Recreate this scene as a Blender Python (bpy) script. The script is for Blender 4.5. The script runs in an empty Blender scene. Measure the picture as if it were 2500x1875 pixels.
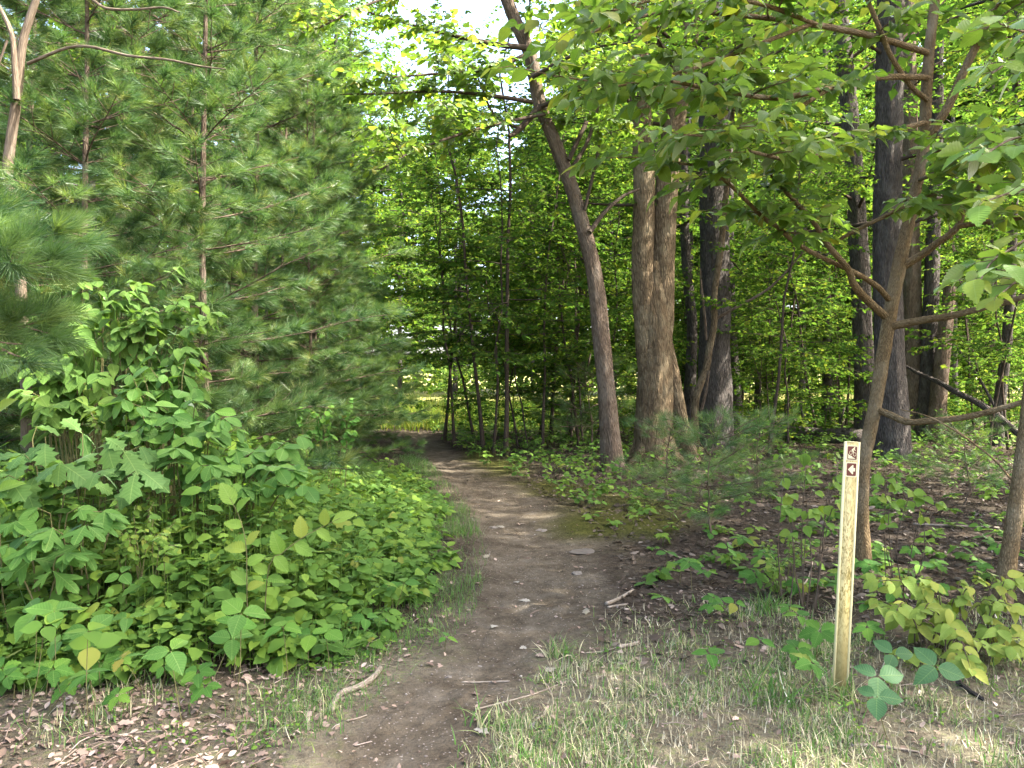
import bpy, math, random
import numpy as np
from mathutils import Vector, Matrix
from mathutils.geometry import tessellate_polygon

# ------------------------------------------------------------------ camera, sky, sun, exposure
scene = bpy.context.scene
F = 1878.0          # focal length in photograph pixels (2500 wide)
CAMZ = 1.55
HOR = 930.0         # photograph row of the horizon
cam = bpy.data.cameras.new('camera')
cam.sensor_width = 36.0
cam.lens = 36.0 * F / 2500.0
cam.clip_start = 0.05
cam.clip_end = 2000.0
camo = bpy.data.objects.new('camera', cam)
scene.collection.objects.link(camo)
camo.location = (0, 0, CAMZ)
camo.rotation_euler = (math.radians(90) - math.atan((937.5 - HOR) / F), 0, 0)
scene.camera = camo

SUN_AZ = 100.0       # degrees clockwise from the view direction: light comes from the right
SUN_EL = 52.0
world = bpy.data.worlds.new('World')
scene.world = world
world.use_nodes = True
wn = world.node_tree.nodes
wl = world.node_tree.links
sky = wn.new('ShaderNodeTexSky')
sky.sky_type = 'NISHITA'
sky.sun_disc = False
sky.sun_elevation = math.radians(SUN_EL)
sky.sun_rotation = math.radians(SUN_AZ)
sky.air_density = 1.0
sky.dust_density = 5.0
sky.ozone_density = 0.4
wl.new(sky.outputs[0], wn['Background'].inputs[0])
wn['Background'].inputs[1].default_value = 0.15

sun = bpy.data.lights.new('sun', 'SUN')
sun.energy = 3.8
sun.angle = math.radians(0.5)
sun.color = (1.0, 0.95, 0.86)
suno = bpy.data.objects.new('sun', sun)
scene.collection.objects.link(suno)
sd = Vector((math.sin(math.radians(SUN_AZ)) * math.cos(math.radians(SUN_EL)),
             math.cos(math.radians(SUN_AZ)) * math.cos(math.radians(SUN_EL)),
             math.sin(math.radians(SUN_EL))))
suno.rotation_euler = sd.to_track_quat('Z', 'Y').to_euler()
suno.location = (12, 6, 20)

scene.view_settings.view_transform = 'Standard'
scene.view_settings.look = 'None'
scene.view_settings.exposure = 3.1
scene.view_settings.gamma = 1.0
scene.view_settings.use_curve_mapping = False
scene.render.engine = 'CYCLES'
cy = scene.cycles
cy.max_bounces = 5
cy.diffuse_bounces = 4
cy.glossy_bounces = 2
cy.transmission_bounces = 3
cy.transparent_max_bounces = 4
cy.caustics_reflective = False
cy.caustics_refractive = False
cy.use_denoising = True
cy.use_adaptive_sampling = True
cy.adaptive_threshold = 0.012
cy.sample_clamp_indirect = 6.0

# ------------------------------------------------------------------ helpers
rng = np.random.default_rng(7)
random.seed(7)
COL = scene.collection


def P(x, y, d):
    """photograph pixel at forward distance d (metres) -> world point"""
    return np.array([(x - 1250.0) / F * d, d, CAMZ - (y - HOR) / F * d])


def G(x, y):
    """photograph pixel on the ground -> world point"""
    d = F * CAMZ / max(y - HOR, 8.0)
    p = P(x, y, d)
    p[2] = float(hgt(p[0], p[1]))
    return p


def at(x, d):
    p = np.array([(x - 1250.0) / F * d, d, 0.0])
    p[2] = float(hgt(p[0], p[1]))
    return p


def _hash(ix, iy, iz):
    n = (ix * 374761393 + iy * 668265263 + iz * 2147483647) & 0xFFFFFFFF
    n = ((n ^ (n >> 13)) * 1274126177) & 0xFFFFFFFF
    return ((n ^ (n >> 16)) & 0xFFFF) / 65535.0


def vnoise(x, y, z=0.0):
    x, y, z = np.broadcast_arrays(np.asarray(x, float), np.asarray(y, float), np.asarray(z, float))
    ix, iy, iz = (np.floor(a).astype(np.int64) for a in (x, y, z))
    fx, fy, fz = x - ix, y - iy, z - iz
    fx, fy, fz = (a * a * (3 - 2 * a) for a in (fx, fy, fz))
    r = 0.0
    for dx in (0, 1):
        for dy in (0, 1):
            for dz in (0, 1):
                w = (fx if dx else 1 - fx) * (fy if dy else 1 - fy) * (fz if dz else 1 - fz)
                r = r + w * _hash(ix + dx, iy + dy, iz + dz)
    return r


# trail edges (display pixels of a 2212 wide view -> photograph pixels -> ground)
_S = 2500.0 / 2212.0
_left = [(640, 1659), (660, 1640), (760, 1540), (850, 1480), (945, 1400), (1008, 1330), (1034, 1262), (1041, 1200), (1022, 1120), (978, 1060), (922, 1000), (880, 950), (853, 910)]
_right = [(960, 1659), (975, 1640), (1010, 1580), (1090, 1500), (1190, 1430), (1260, 1360), (1300, 1290), (1296, 1200), (1221, 1120), (1168, 1086), (1100, 1050), (1022, 1016), (970, 985), (925, 945), (886, 908)]


def _edge(pts, extra0, extra1):
    q = []
    for x, y in pts:
        d = F * CAMZ / (y * _S - HOR)
        q.append((d, (x * _S - 1250.0) / F * d))
    q = [extra0] + sorted(q) + [extra1]
    return np.array([a for a, b in q]), np.array([b for a, b in q])


LY, LX = _edge(_left, (0.0, -2.2), (60.0, -46.0))
RY, RX = _edge(_right, (0.0, -1.3), (60.0, -44.0))


def path_dist(x, y):
    """signed distance-like value: negative inside the trail"""
    xl = np.interp(y, LY, LX) + 0.02
    xr = np.interp(y, RY, RX) - 0.02
    return np.maximum(xl - x, x - xr)


def hgt(x, y):
    x = np.asarray(x, float)
    y = np.asarray(y, float)
    pd = path_dist(x, y)
    near = np.clip(1.0 - (y - 30) / 15.0, 0, 1)
    h = 0.10 * (vnoise(x * 0.35 + 9, y * 0.35) - 0.5) + 0.03 * (vnoise(x * 1.7, y * 1.7 + 4) - 0.5)
    h = h * np.clip(pd / 1.2 + 0.25, 0.1, 1.0)
    h = h + 0.012 * (vnoise(x * 6, y * 6) - 0.5)
    h = h - 0.035 * np.clip(-pd / 0.3, 0, 1)
    return h * near


def nrm(v):
    v = np.asarray(v, float)
    return v / (np.linalg.norm(v, axis=-1, keepdims=True) + 1e-9)


def frames(ydir, normal):
    y = nrm(ydir)
    z = nrm(normal - (normal * y).sum(-1, keepdims=True) * y)
    x = np.cross(y, z)
    return np.stack([x, y, z], axis=-1)


class Acc:
    """collects triangles and links them as ONE mesh"""
    def __init__(self):
        self.v, self.f, self.r, self.c, self.n = [], [], [], [], 0

    def add(self, v, f, r, c):
        self.v.append(v); self.f.append(f + self.n); self.r.append(r); self.c.append(c)
        self.n += len(v)

    def scatter(self, tpl, pos, R, size, rnd):
        """tpl = (verts, tris); one copy for each pos, rotated by R and scaled by size"""
        tv, tf = tpl
        N = len(pos)
        if N == 0:
            return
        size = np.asarray(size, float)
        if size.ndim == 1:
            size = size[:, None]
        loc = tv[None] * size[:, None, :]
        v = np.einsum('nij,nkj->nki', R, loc) + pos[:, None, :]
        k = len(tv)
        f = (tf[None] + (np.arange(N) * k)[:, None, None]).reshape(-1, 3)
        self.add(v.reshape(-1, 3), f, np.repeat(rnd, k), np.tile(tv, (N, 1)))

    def tube(self, pts, rad, sides=6, rnd=0.5, cap=False, rough=0.0, rfreq=6.0, v0=0.0):
        pts = np.asarray(pts, float)
        rad = np.broadcast_to(np.asarray(rad, float), (len(pts),))
        t = np.gradient(pts, axis=0)
        t = nrm(t)
        ref = np.array([1.0, 0.0, 0.0]) if abs(t[0][0]) < 0.9 else np.array([0.0, 1.0, 0.0])
        a = np.zeros_like(pts)
        u = nrm(ref - (ref @ t[0]) * t[0])
        for i in range(len(pts)):
            u = nrm(u - (u @ t[i]) * t[i])
            a[i] = u
        b = np.cross(t, a)
        ang = np.linspace(0, 2 * math.pi, sides, endpoint=False)
        ca, sa = np.cos(ang), np.sin(ang)
        ln = np.concatenate([[0], np.cumsum(np.linalg.norm(np.diff(pts, axis=0), axis=1))]) + v0
        r0 = float(rad.max())
        rr = np.repeat(rad[:, None], sides, 1)
        if rough:
            cx, cyy, cz = ca[None] * r0 * rfreq, sa[None] * r0 * rfreq, ln[:, None]
            n1 = np.abs(vnoise(cx * 2.2 + 5, cyy * 2.2, cz * rfreq * 0.35) - 0.5) * 2
            n2 = vnoise(cx * 0.6, cyy * 0.6 + 3, cz * 1.3)
            n3 = vnoise(cx * 5, cyy * 5, cz * rfreq * 1.2)
            rr = rr + rough * (n1 * 0.9 + (n2 - 0.5) * 2.2 + (n3 - 0.5) * 0.5)
        v = pts[:, None, :] + rr[..., None] * (ca[None, :, None] * a[:, None, :] + sa[None, :, None] * b[:, None, :])
        c = np.stack([np.repeat(ca[None] * r0, len(pts), 0), np.repeat(sa[None] * r0, len(pts), 0), np.repeat(ln[:, None], sides, 1)], -1)
        i = np.arange(len(pts) - 1)[:, None] * sides
        j = np.arange(sides)[None]
        k = (j + 1) % sides
        q0, q1, q2, q3 = i + j, i + k, i + sides + k, i + sides + j
        f = np.concatenate([np.stack([q0, q1, q2], -1).reshape(-1, 3), np.stack([q0, q2, q3], -1).reshape(-1, 3)])
        v = v.reshape(-1, 3)
        c = c.reshape(-1, 3)
        if cap:
            n = len(v)
            v = np.concatenate([v, pts[[0, -1]]])
            c = np.concatenate([c, [[0, 0, ln[0]], [0, 0, ln[-1]]]])
            jj = np.arange(sides); kk = (jj + 1) % sides
            last = (len(pts) - 1) * sides
            f = np.concatenate([f, np.stack([np.full(sides, n), kk, jj], -1), np.stack([np.full(sides, n + 1), last + jj, last + kk], -1)])
        self.add(v, f, np.full(len(v), rnd), c)

    def mesh(self, name, mat, smooth=True):
        v = np.concatenate(self.v).astype(np.float32)
        f = np.concatenate(self.f).astype(np.int32)
        r = np.concatenate(self.r).astype(np.float32)
        c = np.concatenate(self.c).astype(np.float32)
        me = bpy.data.meshes.new(name)
        me.vertices.add(len(v)); me.vertices.foreach_set('co', v.ravel())
        me.loops.add(f.size); me.loops.foreach_set('vertex_index', f.ravel())
        me.polygons.add(len(f))
        me.polygons.foreach_set('loop_start', np.arange(0, f.size, 3, dtype=np.int32))
        me.polygons.foreach_set('loop_total', np.full(len(f), 3, dtype=np.int32))
        if smooth:
            me.polygons.foreach_set('use_smooth', np.ones(len(f), dtype=bool))
        at_ = me.attributes.new('rnd', 'FLOAT', 'POINT'); at_.data.foreach_set('value', r)
        at_ = me.attributes.new('loc', 'FLOAT_VECTOR', 'POINT'); at_.data.foreach_set('vector', c.ravel())
        me.update(calc_edges=True)
        me.materials.append(mat)
        return me

    def build(self, name, mat, parent=None, smooth=True):
        return link(name, self.mesh(name, mat, smooth), parent)


def link(name, data, parent=None):
    o = bpy.data.objects.new(name, data)
    COL.objects.link(o)
    if parent is not None:
        o.parent = parent
    return o


def tag(o, label=None, cat=None, group=None, kind=None):
    if label: o['label'] = label
    if cat: o['category'] = cat
    if group: o['group'] = group
    if kind: o['kind'] = kind
    return o


def thing(name, label, cat, loc=(0, 0, 0), group=None, rz=0.0, s=1.0):
    o = link(name, None)
    o.empty_display_size = 0.2
    o.location = tuple(float(a) for a in loc)
    o.rotation_euler = (0, 0, rz)
    o.scale = (s, s, s)
    return tag(o, label, cat, group)


# ------------------------------------------------------------------ materials
def newmat(name):
    m = bpy.data.materials.new(name)
    m.use_nodes = True
    nt = m.node_tree
    nt.nodes.clear()
    return m, nt.nodes, nt.links


def ramp(n, l, src, stops):
    r = n.new('ShaderNodeValToRGB')
    e = r.color_ramp.elements
    while len(e) < len(stops):
        e.new(0.5)
    for el, (p, c) in zip(e, stops):
        el.position = p
        el.color = (*c, 1)
    l.new(src, r.inputs[0])
    return r.outputs[0]


def math_(n, l, op, a, b=None):
    m = n.new('ShaderNodeMath')
    m.operation = op
    for i, s in enumerate((a, b)):
        if s is None:
            continue
        if isinstance(s, (int, float)):
            m.inputs[i].default_value = s
        else:
            l.new(s, m.inputs[i])
    return m.outputs[0]


def mixc(n, l, fac, a, b, blend='MIX'):
    m = n.new('ShaderNodeMix')
    m.data_type = 'RGBA'
    m.blend_type = blend
    for i, s in ((0, fac), (6, a), (7, b)):
        if isinstance(s, (int, float)):
            m.inputs[i].default_value = s
        elif isinstance(s, tuple):
            m.inputs[i].default_value = (*s, 1)
        else:
            l.new(s, m.inputs[i])
    return m.outputs[2]


def leafmat(name, stops, trans=0.42, tcol=(1.75, 1.8, 0.9), gloss=0.06, rough=0.42, veins=False, spots=None):
    m, n, l = newmat(name)
    out = n.new('ShaderNodeOutputMaterial')
    a = n.new('ShaderNodeAttribute'); a.attribute_name = 'rnd'
    oi = n.new('ShaderNodeObjectInfo')
    r = math_(n, l, 'FRACT', math_(n, l, 'ADD', a.outputs['Fac'], oi.outputs['Random']))
    col = ramp(n, l, r, stops)
    lo = n.new('ShaderNodeAttribute'); lo.attribute_name = 'loc'
    normal = None
    if veins:
        sx = n.new('ShaderNodeSeparateXYZ'); l.new(lo.outputs['Vector'], sx.inputs[0])
        ax = math_(n, l, 'ABSOLUTE', sx.outputs[0])
        ph = math_(n, l, 'SUBTRACT', sx.outputs[1], math_(n, l, 'MULTIPLY', ax, 0.75))
        tri = math_(n, l, 'PINGPONG', math_(n, l, 'MULTIPLY', ph, 9.0), 0.5)
        lat = math_(n, l, 'LESS_THAN', tri, 0.07)
        mid = math_(n, l, 'LESS_THAN', ax, 0.012)
        vein = math_(n, l, 'MAXIMUM', math_(n, l, 'MULTIPLY', lat, 0.45), mid)
        nz = n.new('ShaderNodeTexNoise'); nz.inputs['Scale'].default_value = 5.0; nz.inputs['Detail'].default_value = 2
        l.new(lo.outputs['Vector'], nz.inputs['Vector'])
        col = mixc(n, l, math_(n, l, 'MULTIPLY', nz.outputs['Fac'], 0.35), col, (0.03, 0.07, 0.015))
        col = mixc(n, l, math_(n, l, 'MULTIPLY', vein, 0.35), col, (0.2, 0.28, 0.09))
        if spots:
            n2 = n.new('ShaderNodeTexNoise'); n2.inputs['Scale'].default_value = 3.2; n2.inputs['Detail'].default_value = 3
            ofs = n.new('ShaderNodeVectorMath'); ofs.operation = 'ADD'
            l.new(lo.outputs['Vector'], ofs.inputs[0])
            cmb = n.new('ShaderNodeCombineXYZ'); l.new(math_(n, l, 'MULTIPLY', r, 91.0), cmb.inputs[2])
            l.new(cmb.outputs[0], ofs.inputs[1]); l.new(ofs.outputs[0], n2.inputs['Vector'])
            col = mixc(n, l, ramp(n, l, n2.outputs['Fac'], [(0.69, (0, 0, 0)), (0.74, (1, 1, 1))]), col, spots)
        bp = n.new('ShaderNodeBump'); bp.inputs['Strength'].default_value = 0.55; bp.inputs['Distance'].default_value = 0.004
        l.new(math_(n, l, 'MULTIPLY', tri, 1.0), bp.inputs['Height'])
        normal = bp.outputs[0]
    tc = mixc(n, l, 1.0, col, tcol, 'MULTIPLY')
    d = n.new('ShaderNodeBsdfDiffuse'); l.new(col, d.inputs[0])
    t = n.new('ShaderNodeBsdfTranslucent'); l.new(tc, t.inputs[0])
    mx = n.new('ShaderNodeMixShader'); mx.inputs[0].default_value = trans
    l.new(d.outputs[0], mx.inputs[1]); l.new(t.outputs[0], mx.inputs[2])
    if gloss == 0:
        l.new(mx.outputs[0], out.inputs[0])
        return m
    g = n.new('ShaderNodeBsdfGlossy'); g.inputs['Roughness'].default_value = rough
    fr = n.new('ShaderNodeFresnel'); fr.inputs[0].default_value = 1.42
    m2 = n.new('ShaderNodeMixShader')
    l.new(math_(n, l, 'MULTIPLY', fr.outputs[0], gloss * 7), m2.inputs[0])
    l.new(mx.outputs[0], m2.inputs[1]); l.new(g.outputs[0], m2.inputs[2])
    if normal:
        for s in (d, g):
            l.new(normal, s.inputs['Normal'])
    l.new(m2.outputs[0], out.inputs[0])
    return m


def barkmat(name, dark, light, patch, sx=55.0, sz=7.0, bump=0.9, dist=0.02, patch_amt=0.5):
    m, n, l = newmat(name)
    out = n.new('ShaderNodeOutputMaterial')
    lo = n.new('ShaderNodeAttribute'); lo.attribute_name = 'loc'
    oi = n.new('ShaderNodeObjectInfo')
    mp = n.new('ShaderNodeMapping'); mp.inputs['Scale'].default_value = (sx, sx, sz)
    l.new(lo.outputs['Vector'], mp.inputs[0])
    n1 = n.new('ShaderNodeTexNoise'); n1.inputs['Scale'].default_value = 1.0; n1.inputs['Detail'].default_value = 5; n1.inputs['Distortion'].default_value = 0.6
    l.new(mp.outputs[0], n1.inputs['Vector'])
    vo = n.new('ShaderNodeTexVoronoi'); vo.feature = 'DISTANCE_TO_EDGE'; vo.inputs['Scale'].default_value = 0.8
    l.new(mp.outputs[0], vo.inputs['Vector'])
    h = math_(n, l, 'ADD', math_(n, l, 'MULTIPLY', vo.outputs['Distance'], 0.9), math_(n, l, 'MULTIPLY', n1.outputs['Fac'], 0.8))
    col = ramp(n, l, h, [(0.28, dark), (0.85, light)])
    n2 = n.new('ShaderNodeTexNoise'); n2.inputs['Scale'].default_value = 3.5; n2.inputs['Detail'].default_value = 5
    l.new(lo.outputs['Vector'], n2.inputs['Vector'])
    col = mixc(n, l, math_(n, l, 'MULTIPLY', ramp(n, l, n2.outputs['Fac'], [(0.46, (0, 0, 0)), (0.66, (1, 1, 1))]), patch_amt), col, patch)
    b = n.new('ShaderNodeBsdfDiffuse'); l.new(col, b.inputs[0])
    bp = n.new('ShaderNodeBump'); bp.inputs['Strength'].default_value = bump; bp.inputs['Distance'].default_value = dist
    l.new(h, bp.inputs['Height']); l.new(bp.outputs[0], b.inputs['Normal'])
    l.new(b.outputs[0], out.inputs[0])
    return m


def plainmat(name, stops, rough=0.85, scale=30.0, spec=0.2, bump=0.3, objscale=False):
    m, n, l = newmat(name)
    out = n.new('ShaderNodeOutputMaterial')
    b = n.new('ShaderNodeBsdfPrincipled')
    a = n.new('ShaderNodeAttribute'); a.attribute_name = 'rnd'
    oi = n.new('ShaderNodeObjectInfo')
    lo = n.new('ShaderNodeTexCoord')
    nz = n.new('ShaderNodeTexNoise'); nz.inputs['Scale'].default_value = scale; nz.inputs['Detail'].default_value = 4
    l.new(lo.outputs['Object'], nz.inputs['Vector'])
    r = math_(n, l, 'ADD', math_(n, l, 'FRACT', math_(n, l, 'ADD', a.outputs['Fac'], oi.outputs['Random'])), math_(n, l, 'MULTIPLY', math_(n, l, 'SUBTRACT', nz.outputs['Fac'], 0.5), 0.6))
    l.new(ramp(n, l, r, stops), b.inputs['Base Color'])
    b.inputs['Roughness'].default_value = rough
    b.inputs['Specular IOR Level'].default_value = spec
    if bump:
        bp = n.new('ShaderNodeBump'); bp.inputs['Strength'].default_value = bump; bp.inputs['Distance'].default_value = 0.01
        l.new(nz.outputs['Fac'], bp.inputs['Height']); l.new(bp.outputs[0], b.inputs['Normal'])
    l.new(b.outputs[0], out.inputs[0])
    return m


M = {}
M['maple'] = leafmat('maple_leaf', [(0.0, (0.032, 0.072, 0.015)), (0.45, (0.055, 0.11, 0.02)), (0.85, (0.09, 0.145, 0.024)), (1.0, (0.15, 0.18, 0.03))], trans=0.48, tcol=(1.65, 1.65, 0.9), gloss=0)
M['farleaf'] = leafmat('far_leaf', [(0.0, (0.035, 0.07, 0.018)), (0.6, (0.06, 0.11, 0.024)), (1.0, (0.12, 0.155, 0.03))], trans=0.4, tcol=(1.5, 1.6, 0.9), gloss=0)
M['canopy'] = leafmat('canopy_leaf', [(0.0, (0.07, 0.125, 0.02)), (0.6, (0.105, 0.175, 0.025)), (0.88, (0.155, 0.21, 0.03)), (1.0, (0.25, 0.23, 0.035))], trans=0.58, gloss=0.03, rough=0.5, veins=True)
M['viburnum'] = leafmat('shrub_leaf', [(0.0, (0.06, 0.125, 0.024)), (0.7, (0.09, 0.165, 0.03)), (1.0, (0.125, 0.195, 0.033))], trans=0.36, gloss=0.018, rough=0.65, veins=True, spots=(0.16, 0.13, 0.04))
M['glossy'] = leafmat('glossy_shrub_leaf', [(0.0, (0.05, 0.125, 0.024)), (0.7, (0.075, 0.165, 0.028)), (1.0, (0.10, 0.195, 0.03))], trans=0.36, gloss=0.035, rough=0.5, veins=True)
M['lime'] = leafmat('lime_leaf', [(0.0, (0.11, 0.20, 0.03)), (0.7, (0.15, 0.24, 0.035)), (1.0, (0.22, 0.25, 0.04))], trans=0.4, gloss=0.04, rough=0.5, veins=True)
M['yellowgreen'] = leafmat('yellow_green_leaf', [(0.0, (0.15, 0.22, 0.04)), (0.6, (0.21, 0.27, 0.05)), (1.0, (0.30, 0.30, 0.06))], trans=0.35, gloss=0.03, rough=0.55, veins=True, spots=(0.25, 0.18, 0.05))
M['bluegreen'] = leafmat('blue_green_leaf', [(0.0, (0.04, 0.10, 0.04)), (1.0, (0.065, 0.14, 0.055))], trans=0.25, gloss=0.05, rough=0.45, veins=True, spots=(0.12, 0.12, 0.04))
M['oakleaf'] = leafmat('oak_leaf', [(0.0, (0.06, 0.13, 0.038)), (1.0, (0.09, 0.17, 0.042))], trans=0.33, gloss=0.03, rough=0.5, veins=True)
M['creeper'] = leafmat('creeper_leaf', [(0.0, (0.04, 0.11, 0.02)), (0.6, (0.07, 0.17, 0.028)), (0.96, (0.12, 0.22, 0.03)), (1.0, (0.22, 0.19, 0.04))], trans=0.36, gloss=0.02, rough=0.55, veins=True)
M['herb'] = leafmat('herb_leaf', [(0.0, (0.05, 0.105, 0.02)), (0.6, (0.088, 0.165, 0.028)), (0.97, (0.13, 0.205, 0.03)), (1.0, (0.17, 0.19, 0.04))], trans=0.36, gloss=0.02, rough=0.5)
M['pine'] = leafmat('pine_needle', [(0.0, (0.04, 0.085, 0.036)), (0.5, (0.075, 0.135, 0.045)), (0.9, (0.125, 0.18, 0.052)), (1.0, (0.17, 0.19, 0.06))], trans=0.33, tcol=(1.5, 1.6, 0.8), gloss=0.012, rough=0.5)
M['grass'] = leafmat('grass_blade', [(0.0, (0.06, 0.14, 0.03)), (0.45, (0.10, 0.19, 0.04)), (0.55, (0.24, 0.25, 0.12)), (1.0, (0.48, 0.42, 0.29))], trans=0.25, gloss=0.05)
M['greengrass'] = leafmat('green_grass_blade', [(0.0, (0.05, 0.13, 0.025)), (0.8, (0.085, 0.17, 0.032)), (1.0, (0.17, 0.2, 0.06))], trans=0.3, gloss=0.05)
M['meadow'] = leafmat('meadow_blade', [(0.0, (0.12, 0.2, 0.03)), (0.7, (0.2, 0.27, 0.04)), (1.0, (0.38, 0.33, 0.08))], trans=0.4, gloss=0.02)
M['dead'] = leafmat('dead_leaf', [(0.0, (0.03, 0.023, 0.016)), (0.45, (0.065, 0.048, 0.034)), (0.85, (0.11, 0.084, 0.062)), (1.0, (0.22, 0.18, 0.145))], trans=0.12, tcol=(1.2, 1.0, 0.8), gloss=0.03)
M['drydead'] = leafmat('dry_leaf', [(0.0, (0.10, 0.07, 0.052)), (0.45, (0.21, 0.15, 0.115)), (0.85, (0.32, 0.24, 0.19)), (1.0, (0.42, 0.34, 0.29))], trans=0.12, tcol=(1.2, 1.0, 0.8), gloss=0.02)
M['paledead'] = leafmat('pale_dead_leaf', [(0.0, (0.2, 0.16, 0.13)), (1.0, (0.31, 0.27, 0.24))], trans=0.1, tcol=(1.1, 1.0, 0.9), gloss=0.03, veins=True)
M['bark_brown'] = barkmat('brown_bark', (0.065, 0.047, 0.034), (0.24, 0.18, 0.132), (0.26, 0.225, 0.18), sx=60, sz=9, patch_amt=0.35, dist=0.045, bump=1.0)
M['bark_tan'] = barkmat('tan_bark', (0.06, 0.043, 0.027), (0.245, 0.18, 0.11), (0.27, 0.22, 0.14), sx=42, sz=8, patch_amt=0.55, dist=0.07, bump=1.0)
M['bark_oak'] = barkmat('oak_bark', (0.04, 0.034, 0.03), (0.15, 0.13, 0.115), (0.16, 0.15, 0.13), sx=42, sz=8, dist=0.08, patch_amt=0.35, bump=1.0)
M['bark_near'] = barkmat('speckled_bark', (0.085, 0.058, 0.032), (0.25, 0.18, 0.10), (0.33, 0.28, 0.19), sx=100, sz=32, dist=0.02, patch_amt=0.4, bump=1.0)
M['bark_pale'] = barkmat('pale_bark', (0.075, 0.056, 0.04), (0.16, 0.125, 0.09), (0.18, 0.15, 0.115), sx=70, sz=12, dist=0.008)
M['twig'] = barkmat('twig_bark', (0.035, 0.026, 0.02), (0.085, 0.065, 0.05), (0.10, 0.085, 0.065), sx=120, sz=30, dist=0.003)
M['greentwig'] = barkmat('green_twig', (0.09, 0.085, 0.035), (0.16, 0.14, 0.07), (0.14, 0.15, 0.06), sx=120, sz=30, dist=0.002)
M['deadwood'] = barkmat('dead_wood', (0.13, 0.10, 0.075), (0.34, 0.29, 0.23), (0.26, 0.24, 0.19), sx=160, sz=25, dist=0.004)
M['stone'] = plainmat('stone', [(0.0, (0.09, 0.075, 0.06)), (1.0, (0.18, 0.155, 0.13))], scale=18)
M['pebble'] = plainmat('pebble', [(0.0, (0.12, 0.10, 0.085)), (0.75, (0.2, 0.165, 0.14)), (1.0, (0.38, 0.34, 0.29))], scale=40)


# ------------------------------------------------------------------ leaf shapes (base at origin, along +Y, unit long)
def rowleaf(ts, ws, fold=0.12, droop=0.18, side=0.0):
    v, f = [], []
    for t, w in zip(ts, ws):
        z0 = -droop * t * t
        for s in (-1, 0, 1):
            v.append((s * w + side * t * t, t, z0 + (fold * w if s else 0)))
    for i in range(len(ts) - 1):
        a = i * 3
        for j in (0, 1):
            f += [(a + j, a + j + 1, a + j + 4), (a + j, a + j + 4, a + j + 3)]
    return np.array(v, float), np.array(f, int)


def ovate(w=0.34, fold=0.25, droop=0.2, side=0.0):
    ts = [0.0, 0.1, 0.28, 0.5, 0.72, 0.88, 1.0]
    ws = np.array([0.02, 0.55, 0.96, 1.0, 0.68, 0.28, 0.0]) * w
    return rowleaf(ts, ws, fold, droop, side)


def serrate(w=0.33, n=9, fold=0.22, droop=0.2, tooth=0.14):
    ts, ws = [0.0], [0.01]
    for i in range(1, 2 * n):
        t = i / (2 * n)
        e = (math.sin(math.pi * t ** 0.82)) ** 0.8 * w
        ts.append(t + (0.03 if i % 2 else -0.01)); ws.append(e * (1 + (tooth if i % 2 else -tooth * 0.6)))
    ts.append(1.0); ws.append(0.0)
    return rowleaf(ts, ws, fold, droop)


def obovate(w=0.3, fold=0.2, droop=0.22):
    return rowleaf([0, 0.15, 0.4, 0.65, 0.85, 0.95, 1.0], np.array([0.06, 0.4, 0.85, 1.0, 0.72, 0.35, 0.0]) * w, fold, droop)


def polyleaf(pts, curl=0.25):
    """leaf with lobes from half of its outline (x > 0), mirrored"""
    full = pts + [(-x, y) for x, y in reversed(pts) if x > 1e-6]
    tri = tessellate_polygon([[Vector((x, y, 0)) for x, y in full]])
    v = np.array([(x, y, -curl * y * y * 0.7 + curl * 0.5 * abs(x) - curl * x * x) for x, y in full])
    return v, np.array(tri, int)


RHOMB = (np.array([(0, 0, 0), (0.36, 0.42, 0.09), (0, 1, -0.1), (-0.36, 0.42, 0.09)], float), np.array([(0, 1, 2), (0, 2, 3)]))
HEXL = rowleaf([0, 0.3, 0.65, 1.0], [0.03, 0.33, 0.27, 0.0], 0.2, 0.18)
OVATES = [ovate(0.34, 0.25, 0.2), ovate(0.31, 0.4, 0.32, 0.08), ovate(0.37, 0.12, 0.1, -0.06), ovate(0.3, 0.5, 0.05), ovate(0.33, -0.2, 0.45, 0.1), ovate(0.28, 0.6, 0.5, -0.12)]
SERRS = [serrate(0.32), serrate(0.3, fold=0.35, droop=0.3), serrate(0.34, fold=0.1, droop=0.08)]
OBOVS = [obovate(0.3), obovate(0.33, 0.1, 0.35), obovate(0.27, 0.35, 0.1)]
CREEP = [serrate(0.3, n=5, tooth=0.2, fold=0.2, droop=0.2), serrate(0.33, n=5, tooth=0.22, fold=0.1, droop=0.3)]
OAK = polyleaf([(0, 0), (0.02, 0.1), (0.12, 0.22), (0.1, 0.3), (0.26, 0.42), (0.17, 0.5), (0.36, 0.66), (0.22, 0.74), (0.27, 0.88), (0.12, 0.9), (0, 1.0)], 0.28)
OAK2 = polyleaf([(0, 0), (0.03, 0.08), (0.16, 0.2), (0.11, 0.33), (0.3, 0.45), (0.2, 0.56), (0.3, 0.76), (0.14, 0.82), (0, 0.96)], 0.4)
SASS3 = polyleaf([(0, 0), (0.05, 0.12), (0.14, 0.3), (0.34, 0.52), (0.44, 0.72), (0.38, 0.76), (0.22, 0.66), (0.13, 0.6), (0.15, 0.74), (0.11, 0.93), (0, 1.02)], 0.2)
SASS1 = ovate(0.27, 0.15, 0.15)
MAPLE = polyleaf([(0, 0), (0.1, -0.04), (0.3, 0.0), (0.26, 0.12), (0.5, 0.34), (0.36, 0.4), (0.42, 0.62), (0.22, 0.56), (0.14, 0.66), (0.16, 0.84), (0, 1.0)], 0.2)

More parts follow.
